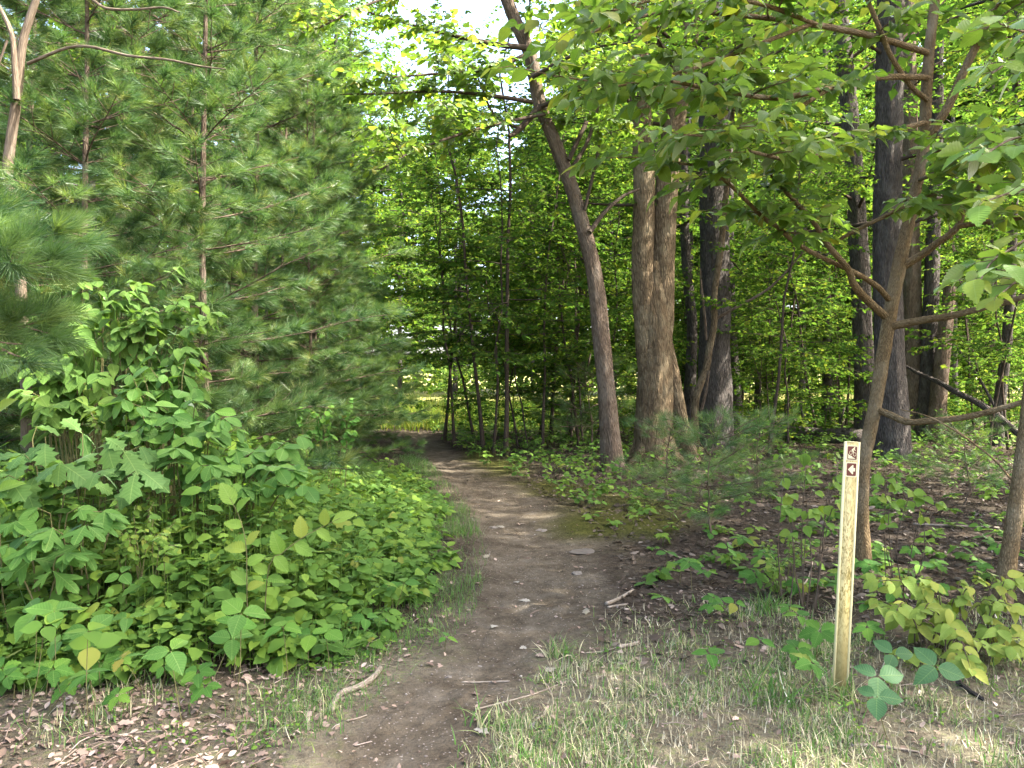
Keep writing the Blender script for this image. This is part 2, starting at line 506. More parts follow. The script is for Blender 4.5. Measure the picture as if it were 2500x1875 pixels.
_bo = [(0, 0), (0.2, 0.1), (0.33, 0.3), (0.34, 0.42), (0.2, 0.47), (0.16, 0.55), (0.25, 0.62), (0.2, 0.78), (0.08, 0.93), (0, 1.0), (-0.1, 0.9), (-0.24, 0.72), (-0.33, 0.48), (-0.31, 0.28), (-0.19, 0.1)]
BITTEN = (np.array([(x, y, 0.12 * abs(x) - 0.2 * y * y) for x, y in _bo]), np.array(tessellate_polygon([[Vector((x, y, 0)) for x, y in _bo]]), int))
OVATES.append(BITTEN)
_lm = {}


def leaf_mesh(key, tpl, mat):
    k = (key, mat)
    if k not in _lm:
        a = Acc()
        a.add(tpl[0], tpl[1], np.zeros(len(tpl[0])), tpl[0])
        _lm[k] = a.mesh(key, M[mat])
    return _lm[k]


def leaf_object(key, tpl, mat, pos, R, size, parent, name='leaf'):
    o = bpy.data.objects.new(name, leaf_mesh(key, tpl, mat))
    COL.objects.link(o)
    m = Matrix(((R[0][0], R[0][1], R[0][2], 0), (R[1][0], R[1][1], R[1][2], 0), (R[2][0], R[2][1], R[2][2], 0), (0, 0, 0, 1)))
    o.parent = parent
    o.matrix_basis = Matrix.Translation([float(c) for c in pos]) @ m @ Matrix.Diagonal((float(size), float(size), float(size), 1))
    return o


def rot_about_z(v, a):
    c, s = np.cos(a), np.sin(a)
    return np.stack([v[..., 0] * c - v[..., 1] * s, v[..., 0] * s + v[..., 1] * c, v[..., 2]], -1)


def resample(pts, n):
    pts = np.asarray(pts, float)
    s = np.concatenate([[0], np.cumsum(np.linalg.norm(np.diff(pts, axis=0), axis=1))])
    # smooth through the points (Catmull-Rom)
    p = np.vstack([2 * pts[0] - pts[1], pts, 2 * pts[-1] - pts[-2]])
    out = []
    for u in np.linspace(0, s[-1], n):
        i = min(max(np.searchsorted(s, u, 'right') - 1, 0), len(pts) - 2)
        t = (u - s[i]) / max(s[i + 1] - s[i], 1e-9)
        a, b, c, d = p[i], p[i + 1], p[i + 2], p[i + 3]
        out.append(0.5 * ((2 * b) + (-a + c) * t + (2 * a - 5 * b + 4 * c - d) * t * t + (-a + 3 * b - 3 * c + d) * t ** 3))
    return np.array(out)


def twigs_on(limbs, r, per_m, tlen, K, lsize, flat=0.5, tmin=0.2, spread=(0.5, 1.25), droop=0.25, updir=0.1):
    """limbs: list of polylines -> (twig segments [T,3 points], leaves pos, frames, sizes)"""
    S, D, Ln = [], [], []
    for pl in limbs:
        pl = np.asarray(pl, float)
        seg = np.linalg.norm(np.diff(pl, axis=0), axis=1)
        L = seg.sum()
        n = max(2, int(L * per_m))
        cum = np.concatenate([[0], np.cumsum(seg)]) / L
        t = np.sort(r.uniform(tmin, 1.0, n)); t[-1] = 1.0
        pos = np.stack([np.interp(t, cum, pl[:, k]) for k in range(3)], -1)
        i = np.clip(np.searchsorted(cum, t) - 1, 0, len(seg) - 1)
        d = nrm(np.diff(pl, axis=0)[i])
        d[:, 2] *= 0.4
        sg = np.where(np.arange(n) % 2 == 0, 1.0, -1.0) * r.uniform(spread[0], spread[1], n)
        sg[-1] = 0.0
        d = rot_about_z(nrm(d), sg)
        d[:, 2] += r.normal(updir, 0.22, n)
        S.append(pos); D.append(nrm(d)); Ln.append(tlen * r.uniform(0.55, 1.25, n))
    S, D, Ln = np.concatenate(S), np.concatenate(D), np.concatenate(Ln)
    T = len(S)
    mid = S + D * Ln[:, None] * 0.55
    end = S + D * Ln[:, None]; end[:, 2] -= droop * Ln * 0.5
    tw = np.stack([S, mid, end], 1)
    t = (np.arange(K) + 0.7) / K
    t = np.clip(t[None] + r.uniform(-0.4, 0.4, (T, K)) / K, 0.05, 1.0)
    pos = S[:, None] + D[:, None] * (Ln[:, None] * t)[..., None]
    pos[..., 2] -= droop * Ln[:, None] * 0.5 * t * t
    a = np.where(np.arange(K) % 2 == 0, 1.0, -1.0)[None] * r.uniform(0.5, 1.2, (T, K))
    a[:, -1] *= 0.2
    ld = rot_about_z(np.repeat(D[:, None], K, 1), a)
    ld[..., 2] = ld[..., 2] * 0.5 + r.normal(-0.32, 0.32, (T, K))
    nn = np.stack([r.normal(0, flat, (T, K)), r.normal(0, flat, (T, K)), np.ones((T, K))], -1)
    R = frames(nrm(ld).reshape(-1, 3), nn.reshape(-1, 3))
    size = lsize * r.uniform(0.6, 1.2, T * K)
    return tw, pos.reshape(-1, 3), R, size


def limb(start, az, el, L, r, n=6, wob=0.08, curve=0.15):
    d = np.array([math.cos(az) * math.cos(el), math.sin(az) * math.cos(el), math.sin(el)])
    p = [np.asarray(start, float)]
    for i in range(n - 1):
        d = nrm(d + r.normal(0, wob, 3) + np.array([0, 0, -curve * 0.2]))
        p.append(p[-1] + d * L / (n - 1))
    return np.array(p)


# ------------------------------------------------------------------ ground, trail, field
gx = np.unique(np.concatenate([-np.geomspace(16, 600, 14), np.linspace(-16, 16, 270), np.geomspace(16, 600, 14)]))
gy = np.unique(np.concatenate([-np.geomspace(0.6, 400, 10), np.linspace(-0.5, 3, 12), np.linspace(3, 12, 110), np.linspace(12, 34, 110), np.geomspace(34, 900, 18)]))
X, Y = np.meshgrid(gx, gy)
Z = hgt(X, Y)
pdv = path_dist(X, Y)
wob = (vnoise(X * 2.3, Y * 2.3) - 0.5) * 0.5 + (vnoise(X * 7, Y * 7) - 0.5) * 0.25
dirt = np.clip(1.0 - (pdv + wob * 0.8 + 0.02) / 0.2, 0, 1) * np.clip((26 - Y) / 3, 0, 1)


def blob(cx, cy_, rx, ry):
    return np.exp(-(((X - cx) / rx) ** 2 + ((Y - cy_) / ry) ** 2))


mo = 0.0
for (px, py, rx, ry) in [(1540, 1235, 0.75, 1.3), (1440, 1290, 0.4, 0.8), (1350, 1190, 0.6, 1.0), (1230, 1140, 0.5, 1.6), (1600, 1290, 0.35, 0.5), (1170, 1110, 0.4, 1.5)]:
    g_ = G(px, py)
    mo = mo + blob(g_[0], g_[1], rx, ry)
moss = np.clip(mo * 1.25 + wob * 0.8 - 0.25, 0, 1)
verge = np.clip((5.2 - Y) / 1.2, 0, 1) * (X > -1.0) + 0.7 * np.clip((4.3 - Y) / 0.5, 0, 1) * (X <= -1.0)
verge = np.clip(verge + wob * 0.6 + np.clip((Y - 25) / 3, 0, 1), 0, 1)


def grid_object(name, Xg, Yg, Zg, mat, attrs):
    h, w = Xg.shape
    me = bpy.data.meshes.new(name)
    v = np.stack([Xg, Yg, Zg], -1).reshape(-1, 3).astype(np.float32)
    i = (np.arange(h - 1)[:, None] * w + np.arange(w - 1)[None]).ravel()
    f = np.stack([i, i + 1, i + w + 1, i + w], -1).astype(np.int32)
    me.vertices.add(len(v)); me.vertices.foreach_set('co', v.ravel())
    me.loops.add(f.size); me.loops.foreach_set('vertex_index', f.ravel())
    me.polygons.add(len(f))
    me.polygons.foreach_set('loop_start', np.arange(0, f.size, 4, dtype=np.int32))
    me.polygons.foreach_set('loop_total', np.full(len(f), 4, dtype=np.int32))
    me.polygons.foreach_set('use_smooth', np.ones(len(f), dtype=bool))
    for k, a in attrs.items():
        t = me.attributes.new(k, 'FLOAT', 'POINT'); t.data.foreach_set('value', a.ravel().astype(np.float32))
    me.update(calc_edges=True)
    me.materials.append(mat)
    return link(name, me)


def ground_material():
    m, n, l = newmat('forest_floor')
    out = n.new('ShaderNodeOutputMaterial')
    b = n.new('ShaderNodeBsdfDiffuse')
    tc = n.new('ShaderNodeNewGeometry')

    def noise(s, det=4, rough=0.6):
        t = n.new('ShaderNodeTexNoise'); t.inputs['Scale'].default_value = s; t.inputs['Detail'].default_value = det; t.inputs['Roughness'].default_value = rough
        l.new(tc.outputs['Position'], t.inputs['Vector']); return t.outputs['Fac']

    def attr(k):
        a = n.new('ShaderNodeAttribute'); a.attribute_name = k; return a.outputs['Fac']
    vo = n.new('ShaderNodeTexVoronoi'); vo.inputs['Scale'].default_value = 34; l.new(tc.outputs['Position'], vo.inputs['Vector'])
    sep = n.new('ShaderNodeSeparateColor'); l.new(vo.outputs['Color'], sep.inputs[0])
    litter = ramp(n, l, sep.outputs[0], [(0.0, (0.028, 0.022, 0.016)), (0.5, (0.055, 0.043, 0.033)), (0.85, (0.09, 0.073, 0.057)), (1.0, (0.16, 0.14, 0.115))])
    litter = mixc(n, l, noise(1.3), litter, (0.04, 0.031, 0.023))
    soil = ramp(n, l, noise(3.2, 9, 0.78), [(0.32, (0.05, 0.039, 0.027)), (0.47, (0.09, 0.073, 0.052)), (0.58, (0.12, 0.10, 0.074)), (0.75, (0.18, 0.155, 0.12))])
    v2 = n.new('ShaderNodeTexVoronoi'); v2.inputs['Scale'].default_value = 70; l.new(tc.outputs['Position'], v2.inputs['Vector'])
    s2 = n.new('ShaderNodeSeparateColor'); l.new(v2.outputs['Color'], s2.inputs[0])
    peb = math_(n, l, 'MULTIPLY', math_(n, l, 'GREATER_THAN', s2.outputs[1], 0.9), math_(n, l, 'LESS_THAN', v2.outputs['Distance'], 0.33))
    soil = mixc(n, l, peb, soil, (0.26, 0.22, 0.19))
    moss_c = ramp(n, l, noise(40, 4), [(0.3, (0.04, 0.042, 0.014)), (0.7, (0.085, 0.085, 0.024))])
    turf = ramp(n, l, noise(18, 6), [(0.35, (0.09, 0.075, 0.052)), (0.52, (0.15, 0.13, 0.09)), (0.64, (0.13, 0.14, 0.06)), (0.8, (0.20, 0.175, 0.125))])
    col = mixc(n, l, attr('verge'), litter, turf)
    col = mixc(n, l, attr('dirt'), col, soil)
    col = mixc(n, l, attr('moss'), col, moss_c)
    l.new(col, b.inputs[0])
    h = math_(n, l, 'ADD', math_(n, l, 'MULTIPLY', sep.outputs[1], 0.35), math_(n, l, 'ADD', noise(26, 6), math_(n, l, 'MULTIPLY', noise(110, 3), 0.4)))
    h = math_(n, l, 'ADD', h, math_(n, l, 'MULTIPLY', peb, 0.5))
    bp = n.new('ShaderNodeBump'); bp.inputs['Strength'].default_value = 1.0; bp.inputs['Distance'].default_value = 0.035
    l.new(h, bp.inputs['Height']); l.new(bp.outputs[0], b.inputs['Normal'])
    l.new(b.outputs[0], out.inputs[0])
    return m


M['floor'] = ground_material()
tag(grid_object('ground', X, Y, Z, M['floor'], {'dirt': dirt, 'moss': moss, 'verge': verge}),
    'brown forest floor of leaf litter and bare soil', 'ground', kind='structure')

# the trail: a sheet just above the ground, same soil colours, ragged sides hidden in the blend
py_ = np.concatenate([np.linspace(0.2, 2.6, 20), np.linspace(2.62, 9, 300), np.linspace(9.05, 23.5, 140)])
ps_ = np.linspace(0, 1, 48)
PL = np.interp(py_, LY, LX) + 0.17 + 0.14 * (vnoise(py_ * 2.1, 3.3) - 0.5)
PR = np.interp(py_, RY, RX) - 0.17 - 0.14 * (vnoise(py_ * 2.1, 8.3) - 0.5)
PX = PL[:, None] * (1 - ps_) + PR[:, None] * ps_
PY = np.repeat(py_[:, None], len(ps_), 1)
PZ = hgt(PX, PY) + 0.006 - 0.014 * ((np.abs(ps_[None] - 0.5) * 2) ** 8)
PZ = PZ + (0.022 * (vnoise(PX * 3.1, PY * 3.1 + 2) - 0.5) + 0.014 * (vnoise(PX * 9, PY * 9) - 0.5) + 0.007 * (vnoise(PX * 24, PY * 24) - 0.5)) * np.clip(1.4 - 1.5 * (np.abs(ps_[None] - 0.5) * 2) ** 4, 0, 1)
pm = 0.0
for (px, py, rx, ry) in [(1540, 1235, 0.75, 1.3), (1440, 1290, 0.4, 0.8), (1350, 1190, 0.6, 1.0), (1230, 1140, 0.5, 1.6), (1600, 1290, 0.35, 0.5), (1170, 1110, 0.4, 1.5)]:
    g_ = G(px, py)
    pm = pm + np.exp(-(((PX - g_[0]) / rx) ** 2 + ((PY - g_[1]) / ry) ** 2))
pw = (vnoise(PX * 2.3, PY * 2.3) - 0.5) * 0.5 + (vnoise(PX * 7, PY * 7) - 0.5) * 0.25
tag(grid_object('path', PX, PY, PZ, M['floor'], {'dirt': np.ones_like(PX), 'moss': np.clip(pm * 1.25 + pw * 0.8 - 0.25, 0, 1), 'verge': np.zeros_like(PX)}),
    'narrow brown dirt trail curving away into the trees', 'path', kind='structure')

M['field'] = plainmat('field_grass', [(0.0, (0.10, 0.15, 0.03)), (0.6, (0.19, 0.22, 0.05)), (1.0, (0.30, 0.27, 0.09))], scale=0.8, bump=0)
fx, fy = np.meshgrid(np.linspace(-400, 400, 120), np.concatenate([np.linspace(33, 120, 30), np.geomspace(126, 800, 10)]))
fz = 0.05 + (fy - 33) * 0.012 + 0.2 * (vnoise(fx * 0.2, fy * 0.2) - 0.5) * np.clip((fy - 33) / 10, 0, 1)
tag(grid_object('field', fx, fy, fz, M['field'], {}), 'open sunlit meadow beyond the belt of trees', 'field', kind='structure')


def blade_tpl(bend, w=0.02, n=4):
    v, f = [], []
    for i in range(n):
        t = i / n
        ww = w * (1 - t * 0.75)
        v += [(-ww, bend * t * t, t * (1 - 0.25 * bend * t)), (ww, bend * t * t, t * (1 - 0.25 * bend * t))]
    v.append((0, bend, 1 - 0.25 * bend))
    for i in range(n - 1):
        a = 2 * i
        f += [(a, a + 1, a + 3), (a, a + 3, a + 2)]
    f.append((2 * n - 2, 2 * n - 1, 2 * n))
    return np.array(v, float), np.array(f)


BLADES = [blade_tpl(b) for b in (0.25, 0.6, 1.0, 1.5)]


def grass_on(name, pts, mat, lo, hi, label, wide=1.0, lay=0.35):
    a = Acc()
    N = len(pts)
    which = rng.integers(0, len(BLADES), N)
    az = rng.uniform(0, 2 * math.pi, N)
    tilt = rng.normal(0, lay, N)
    for w in range(len(BLADES)):
        k = which == w
        n = int(k.sum())
        z = nrm(np.stack([np.sin(az[k]) * tilt[k], -np.cos(az[k]) * tilt[k], np.ones(n)], -1))
        y = np.stack([np.cos(az[k] + 1.57), np.sin(az[k] + 1.57), np.zeros(n)], -1)
        y = nrm(y - (y * z).sum(-1, keepdims=True) * z)
        x = np.cross(y, z)
        R = np.stack([x, y, z], -1)
        s = rng.uniform(lo, hi, n)
        sz = np.stack([np.full(n, 0.11 * wide) * rng.uniform(0.6, 1.4, n), s, s], -1)
        a.scatter(BLADES[w], pts[k], R, sz, rng.uniform(0, 1, n))
    return tag(a.build(name, M[mat]), label, 'grass', kind='stuff')


def ground_pts(x0, x1, y0, y1, N, dens):
    x = rng.uniform(x0, x1, N); y = rng.uniform(y0, y1, N)
    keep = rng.uniform(0, 1, N) < dens(x, y)
    x, y = x[keep], y[keep]
    return np.stack([x, y, hgt(x, y) - 0.004], -1)


def clump(x, y, s=1.6):
    return np.clip((vnoise(x * s + 31, y * s) - 0.3) * 2.2, 0, 1)


# dry and green turf at the near right, verge grass left of the trail
def dens_right(x, y):
    pd = path_dist(x, y)
    right = x > np.interp(y, RY, RX)
    return np.clip(pd / 0.25, 0, 1) * right * np.clip((5.6 - y - 0.0 * x) / 1.6, 0.0, 1) * np.maximum(0.12 + 0.88 * clump(x, y, 2.4) * clump(x + 5, y, 6.0), np.clip((3.9 - y) / 0.8, 0, 0.4))


def dens_litter(x, y):
    return (path_dist(x, y) > 0.1) * (x < np.interp(y, LY, LX)) * np.clip((4.6 - y) / 1.0, 0, 1) * clump(x, y, 2.0) * clump(x, y + 9, 5.0)


def dens_left(x, y):
    xl = np.interp(y, LY, LX)
    d = xl - x
    return (d > -0.05) * np.clip(1 - np.abs(d - 0.22) / 0.45, 0, 1) * (0.2 + 0.8 * clump(x, y, 1.9))


M['straw'] = leafmat('straw', [(0.0, (0.12, 0.105, 0.065)), (0.5, (0.24, 0.21, 0.135)), (1.0, (0.42, 0.38, 0.27))], trans=0.15, tcol=(1.1, 1.05, 0.9), gloss=0.02)
grass_on('dry_grass', ground_pts(-0.9, 3.4, 2.4, 5.6, 60000, dens_right), 'straw', 0.02, 0.065, 'matted dry grass on the ground by the marker post', 1.2, 2.2)
grass_on('grass', ground_pts(-0.9, 3.4, 2.4, 5.8, 170000, lambda x, y: dens_right(x, y) * clump(x + 3, y + 1, 3.2)), 'grass', 0.02, 0.085, 'short green grass in clumps by the marker post', 1.3, 0.8)
grass_on('grass', ground_pts(-3.4, 0.0, 2.5, 4.6, 16000, dens_litter), 'grass', 0.02, 0.11, 'sparse dry and green grass on the litter at the lower left', 1.2, 0.8)
grass_on('grass', ground_pts(-2.4, 0.4, 3.2, 16, 60000, dens_left), 'greengrass', 0.04, 0.13, 'green grass along the left verge of the trail', 0.9)


def dens_meadow(x, y):
    return 0.5 + 0.5 * clump(x, y, 0.3)


mp_ = ground_pts(-22, 26, 33.5, 46, 15000, dens_meadow)
mp_[:, 2] = 0.05 + (mp_[:, 1] - 33) * 0.012
mq_ = ground_pts(-9, 1.5, 23.5, 33.5, 7500, lambda x, y: np.clip((y - 23) / 3, 0, 1))
mp_ = np.concatenate([mp_, mq_])
grass_on('meadow_grass', mp_, 'meadow', 0.35, 1.0, 'tall bright meadow grass beyond the trees', 7.0)

# ------------------------------------------------------------------ the trail marker post
def flat_poly(name, pts, y, mat, parent, thick=0.0006):
    """polygon in the x-z plane of the post face, front at -y"""
    tri = tessellate_polygon([[Vector((a, b, 0)) for a, b in pts]])
    n = len(pts)
    v = [(a, y, b) for a, b in pts] + [(a, y + thick, b) for a, b in pts]
    f = [tuple(t) for t in tri] + [(i, (i + 1) % n, n + (i + 1) % n, n + i) for i in range(n)]
    me = bpy.data.meshes.new(name)
    me.from_pydata(v, [], f)
    me.materials.append(mat)
    return link(name, me, parent)


def rrect(x0, z0, x1, z1, r, k=4):
    out = []
    for cx, cz, a0 in ((x1 - r, z1 - r, 0), (x0 + r, z1 - r, 90), (x0 + r, z0 + r, 180), (x1 - r, z0 + r, 270)):
        for i in range(k + 1):
            a = math.radians(a0 + 90 * i / k)
            out.append((cx + r * math.cos(a), cz + r * math.sin(a)))
    return out


def post_material():
    m, n, l = newmat('fibreglass_post')
    out = n.new('ShaderNodeOutputMaterial')
    b = n.new('ShaderNodeBsdfPrincipled'); b.inputs['Roughness'].default_value = 0.5; b.inputs['Specular IOR Level'].default_value = 0.3
    tc = n.new('ShaderNodeTexCoord')
    sx = n.new('ShaderNodeSeparateXYZ'); l.new(tc.outputs['Object'], sx.inputs[0])
    mp = n.new('ShaderNodeMapping'); mp.inputs['Scale'].default_value = (1, 1, 0.42); l.new(tc.outputs['Object'], mp.inputs[0])
    nz = n.new('ShaderNodeTexNoise'); nz.inputs['Scale'].default_value = 75; nz.inputs['Detail'].default_value = 5; nz.inputs['Distortion'].default_value = 1.2
    l.new(mp.outputs[0], nz.inputs['Vector'])
    big = n.new('ShaderNodeTexNoise'); big.inputs['Scale'].default_value = 7; big.inputs['Detail'].default_value = 3
    l.new(tc.outputs['Object'], big.inputs['Vector'])
    band = ramp(n, l, sx.outputs[2], [(0.2, (0.35, 0.35, 0.35)), (0.5, (1.0, 1.0, 1.0)), (0.82, (1.0, 1.0, 1.0)), (1.0, (0.55, 0.55, 0.55))])
    grime = ramp(n, l, nz.outputs['Fac'], [(0.46, (0, 0, 0)), (0.6, (1, 1, 1))])
    col = ramp(n, l, big.outputs['Fac'], [(0.35, (0.34, 0.28, 0.12)), (0.7, (0.44, 0.38, 0.18))])
    fac = math_(n, l, 'MULTIPLY', grime, band)
    col = mixc(n, l, fac, col, (0.15, 0.115, 0.03))
    foot = ramp(n, l, sx.outputs[2], [(0.02, (1, 1, 1)), (0.2, (0, 0, 0))])
    col = mixc(n, l, math_(n, l, 'MULTIPLY', foot, 0.6), col, (0.14, 0.12, 0.05))
    l.new(col, b.inputs['Base Color']); l.new(b.outputs[0], out.inputs[0])
    return m


M['post'] = post_material()
M['rib'] = plainmat('post_edge', [(0.0, (0.46, 0.40, 0.21)), (1.0, (0.56, 0.50, 0.29))], scale=20, rough=0.45, bump=0)
M['cream'] = plainmat('sticker_cream', [(0.0, (0.47, 0.43, 0.28)), (1.0, (0.52, 0.48, 0.32))], scale=20, rough=0.4, bump=0)
M['maroon'] = plainmat('sticker_brown', [(0.0, (0.085, 0.022, 0.016)), (1.0, (0.10, 0.028, 0.02))], scale=20, rough=0.4, bump=0)

pb = G(2052, 1690)
ptop = P(2095, 1080, pb[1])
post = thing('trail_marker_post', 'flat weathered yellow fibreglass marker post with two brown trail stickers', 'marker post', pb)
lean = math.atan2(ptop[0] - pb[0], ptop[2] - pb[2])
post.rotation_euler = (math.radians(-1.5), lean, math.radians(10))
PH = float(np.linalg.norm(ptop - pb))
W = 0.0385
a = Acc()


def box(a, x0, x1, y0, y1, z0, z1, bev=0.0, rnd=0.5):
    v = np.array([(x, y, z) for z in (z0, z1) for y in (y0, y1) for x in (x0, x1)], float)
    q = [(0, 2, 3, 1), (4, 5, 7, 6), (0, 1, 5, 4), (2, 6, 7, 3), (0, 4, 6, 2), (1, 3, 7, 5)]
    f = np.array([t for a_, b_, c_, d_ in q for t in ((a_, b_, c_), (a_, c_, d_))])
    a.add(v, f, np.full(8, rnd), v)


box(a, -W + 0.004, W - 0.004, -0.002, 0.004, -0.25, PH - 0.004)
a.build('board', M['post'], post, smooth=False)
for s in (-1, 1):
    a = Acc()
    a.tube([(s * (W - 0.001), 0.001, -0.25), (s * (W - 0.001), 0.001, PH * 0.5), (s * (W - 0.001), 0.001, PH)], 0.0068, 10, cap=True)
    a.build('edge_rib', M['rib'], post)
a = Acc()
box(a, -W + 0.004, W - 0.004, -0.003, 0.005, PH - 0.0039, PH + 0.001)
a.build('top_cap', M['rib'], post, smooth=False)

SW = 0.026
def sticker(zc, hh, draw):
    st = flat_poly('sticker', rrect(-SW - 0.005, zc - hh - 0.005, SW + 0.005, zc + hh + 0.005, 0.006), -0.0030, M['cream'], post)
    flat_poly('panel', rrect(-SW, zc - hh, SW, zc + hh, 0.005), -0.0038, M['maroon'], st)
    def uv(u, v):
        return (-SW + u * 2 * SW, zc - hh + v * 2 * hh)
    draw(uv, st)
    return st


def ring(c, rx, rz, wd, uvname, st):
    out = Acc()
    n = 20
    v, f = [], []
    for i in range(n):
        t = 2 * math.pi * i / n
        for k in (1.0, 1.0 - wd):
            v.append((c[0] + rx * k * math.cos(t), -0.0046, c[1] + rz * k * math.sin(t)))
    for i in range(n):
        p, q = 2 * i, 2 * ((i + 1) % n)
        f += [(p, q, q + 1), (p, q + 1, p + 1)]
    v = np.array(v); out.add(v, np.array(f), np.full(len(v), 0.5), v)
    out.build(uvname, M['cream'], st, smooth=False)


def draw_bike(uv, st):
    for (u, v) in ((0.34, 0.52), (0.75, 0.41)):
        ring(uv(u, v), 0.0088, 0.0098, 0.22, 'wheel_symbol', st)
    rider = [(0.62, 0.49), (0.57, 0.60), (0.50, 0.63), (0.42, 0.70), (0.42, 0.76), (0.52, 0.82), (0.62, 0.88), (0.66, 0.90), (0.64, 0.94), (0.70, 0.975),
             (0.78, 0.94), (0.77, 0.88), (0.72, 0.845), (0.72, 0.80), (0.80, 0.74), (0.84, 0.69), (0.81, 0.66), (0.70, 0.735), (0.62, 0.77), (0.58, 0.735), (0.66, 0.68), (0.65, 0.60), (0.67, 0.50)]
    flat_poly('rider_symbol', [uv(*p) for p in rider], -0.0046, M['cream'], st)
    hill = [(0.07, 0.07), (0.07, 0.44), (0.17, 0.34), (0.30, 0.31), (0.40, 0.28), (0.48, 0.26), (0.54, 0.18), (0.64, 0.16), (0.72, 0.14), (0.82, 0.09), (0.88, 0.07)]
    flat_poly('hill_symbol', [uv(*p) for p in hill], -0.0046, M['cream'], st)


def draw_arrow(uv, st):
    arrow = [(0.05, 0.5), (0.62, 0.93), (0.71, 0.91), (0.71, 0.65), (0.94, 0.65), (0.94, 0.34), (0.71, 0.34), (0.71, 0.09), (0.62, 0.07)]
    flat_poly('arrow_symbol', [uv(0.5 + (p[0] - 0.5) * 0.86, 0.5 + (p[1] - 0.5) * 0.86) for p in arrow], -0.0046, M['cream'], st)


sc_px = PH / 612.0
sticker(PH - 28 * sc_px, 16.3 * sc_px, draw_bike)
sticker(PH - 69 * sc_px, 15.6 * sc_px, draw_arrow)

# ------------------------------------------------------------------ generic trees (built once, then copied)
def add_twigs(acc, tw, r0=0.004, sides=3):
    for p in tw:
        acc.tube(p, [r0, r0 * 0.8, r0 * 0.4], sides)


def tree_meshes(name, seed, H, r0, base, nl, llen, per_m, tlen, K, lsize, tpl, lmat, bmat, el=(0.1, 0.7), bend=0.25, flat=0.35, sub=2, sides=8, taper=0.25, low=0):
    r = np.random.default_rng(seed)
    tr, cr = Acc(), Acc()
    n = 10
    t = np.linspace(0, 1, n)
    pts = np.stack([bend * np.cumsum(r.normal(0, 0.35, n)) * t, bend * np.cumsum(r.normal(0, 0.35, n)) * t, t * H - 0.1], -1)
    rad = r0 * (1 - (1 - taper) * t); rad[0] *= 1.35
    tr.tube(pts, rad, sides, 0.5)
    limbs = []
    for i in range(nl):
        u = (i + r.uniform(0, 1)) / nl
        z = base + (H - base) * u ** 0.85
        s = np.array([np.interp(z, pts[:, 2], pts[:, 0]), np.interp(z, pts[:, 2], pts[:, 1]), z])
        az = i * 2.399 + r.normal(0, 0.4)
        e = el[0] + (el[1] - el[0]) * u + r.normal(0, 0.12)
        L = llen * (1.0 - 0.6 * u) * r.uniform(0.65, 1.2)
        lb = limb(s, az, e, L, r)
        rr = max(0.006, np.interp(z, pts[:, 2], rad) * 0.38)
        tr.tube(lb, np.linspace(rr, 0.005, len(lb)), 5 if r0 > 0.08 else 4)
        limbs.append(lb)
        for k in range(sub):
            j = int(r.integers(2, len(lb) - 1))
            sb = limb(lb[j], az + r.choice([-1, 1]) * r.uniform(0.5, 1.0), e * 0.6 + r.normal(0.05, 0.15), L * r.uniform(0.35, 0.6), r, 5)
            tr.tube(sb, np.linspace(rr * 0.5, 0.004, len(sb)), 4)
            limbs.append(sb)
    limbs.append(pts[-3:])
    tw, pos, R, size = twigs_on(limbs, r, per_m, tlen, K, lsize, flat)
    add_twigs(tr, tw, 0.0045)
    cr.scatter(tpl, pos, R, size, r.uniform(0, 1, len(pos)))
    return tr.mesh(name + '_trunk', M[bmat]), cr.mesh(name + '_crown', M[lmat])


def plant_tree(meshes, name, label, cat, group, loc, rz, s, sz=None):
    o = thing(name, label, cat, loc, group, rz, s)
    if name == 'sapling':
        o.rotation_euler = (rng.normal(0, 0.09), rng.normal(0, 0.09), rz)
    if sz:
        o.scale = (s, s, sz)
    link('trunk', meshes[0], o)
    link('crown', meshes[1], o)
    return o


SAP = [tree_meshes('sapling%d' % i, 100 + i, h, r, b, 17, 1.9, 5.2, 0.6, 10, 0.128, RHOMB, 'maple', 'twig', el=(0.0, 0.75), bend=0.5, sides=6, flat=0.5)
       for i, (h, r, b) in enumerate([(8.2, 0.036, 1.7), (7.0, 0.028, 1.2), (9.2, 0.045, 2.3), (5.2, 0.022, 0.9)])]
MID = [tree_meshes('mid%d' % i, 200 + i, h, r, b, 28, 3.3, 4.8, 0.8, 12, 0.14, RHOMB, 'maple', 'bark_oak', el=(0.0, 0.9), bend=0.3, flat=0.55)
       for i, (h, r, b) in enumerate([(14.0, 0.13, 4.0), (12.5, 0.11, 3.0), (16.5, 0.17, 6.0)])]
FAR = [tree_meshes('far%d' % i, 300 + i, h, 0.28, b, 44, 6.5, 3.6, 1.6, 13, 0.42, RHOMB, 'farleaf', 'bark_oak', el=(0.0, 1.0), bend=0.3, sub=4, flat=0.8)
       for i, (h, b) in enumerate([(22.0, 2.5), (26.0, 3.5)])]


def jit(x, y, rr):
    return x + rng.normal(0, rr), y


# thicket of saplings in the middle, between the trail and the leaning tree
explicit = [(1085, 19.5, 2), (1110, 18.0, 0), (1160, 19, 0), (1180, 17, 2), (1205, 16.5, 0), (1235, 16, 2), (1232, 20, 1), (1265, 18, 1), (1290, 17.5, 3), (1325, 17, 0), (1345, 20, 2), (1395, 19, 1), (1415, 17.5, 0)]
for k in range(6):
    explicit.append((float(rng.uniform(1130, 1460)), float(rng.uniform(16, 25)), int(rng.integers(0, 4))))
for (x, d, w) in explicit:
    plant_tree(SAP[w], 'sapling', 'slender dark stemmed sapling in the thicket between the trail and the leaning tree', 'sapling',
               'saplings in the middle thicket', at(x, d), rng.uniform(0, 6.28), rng.uniform(0.85, 1.1))
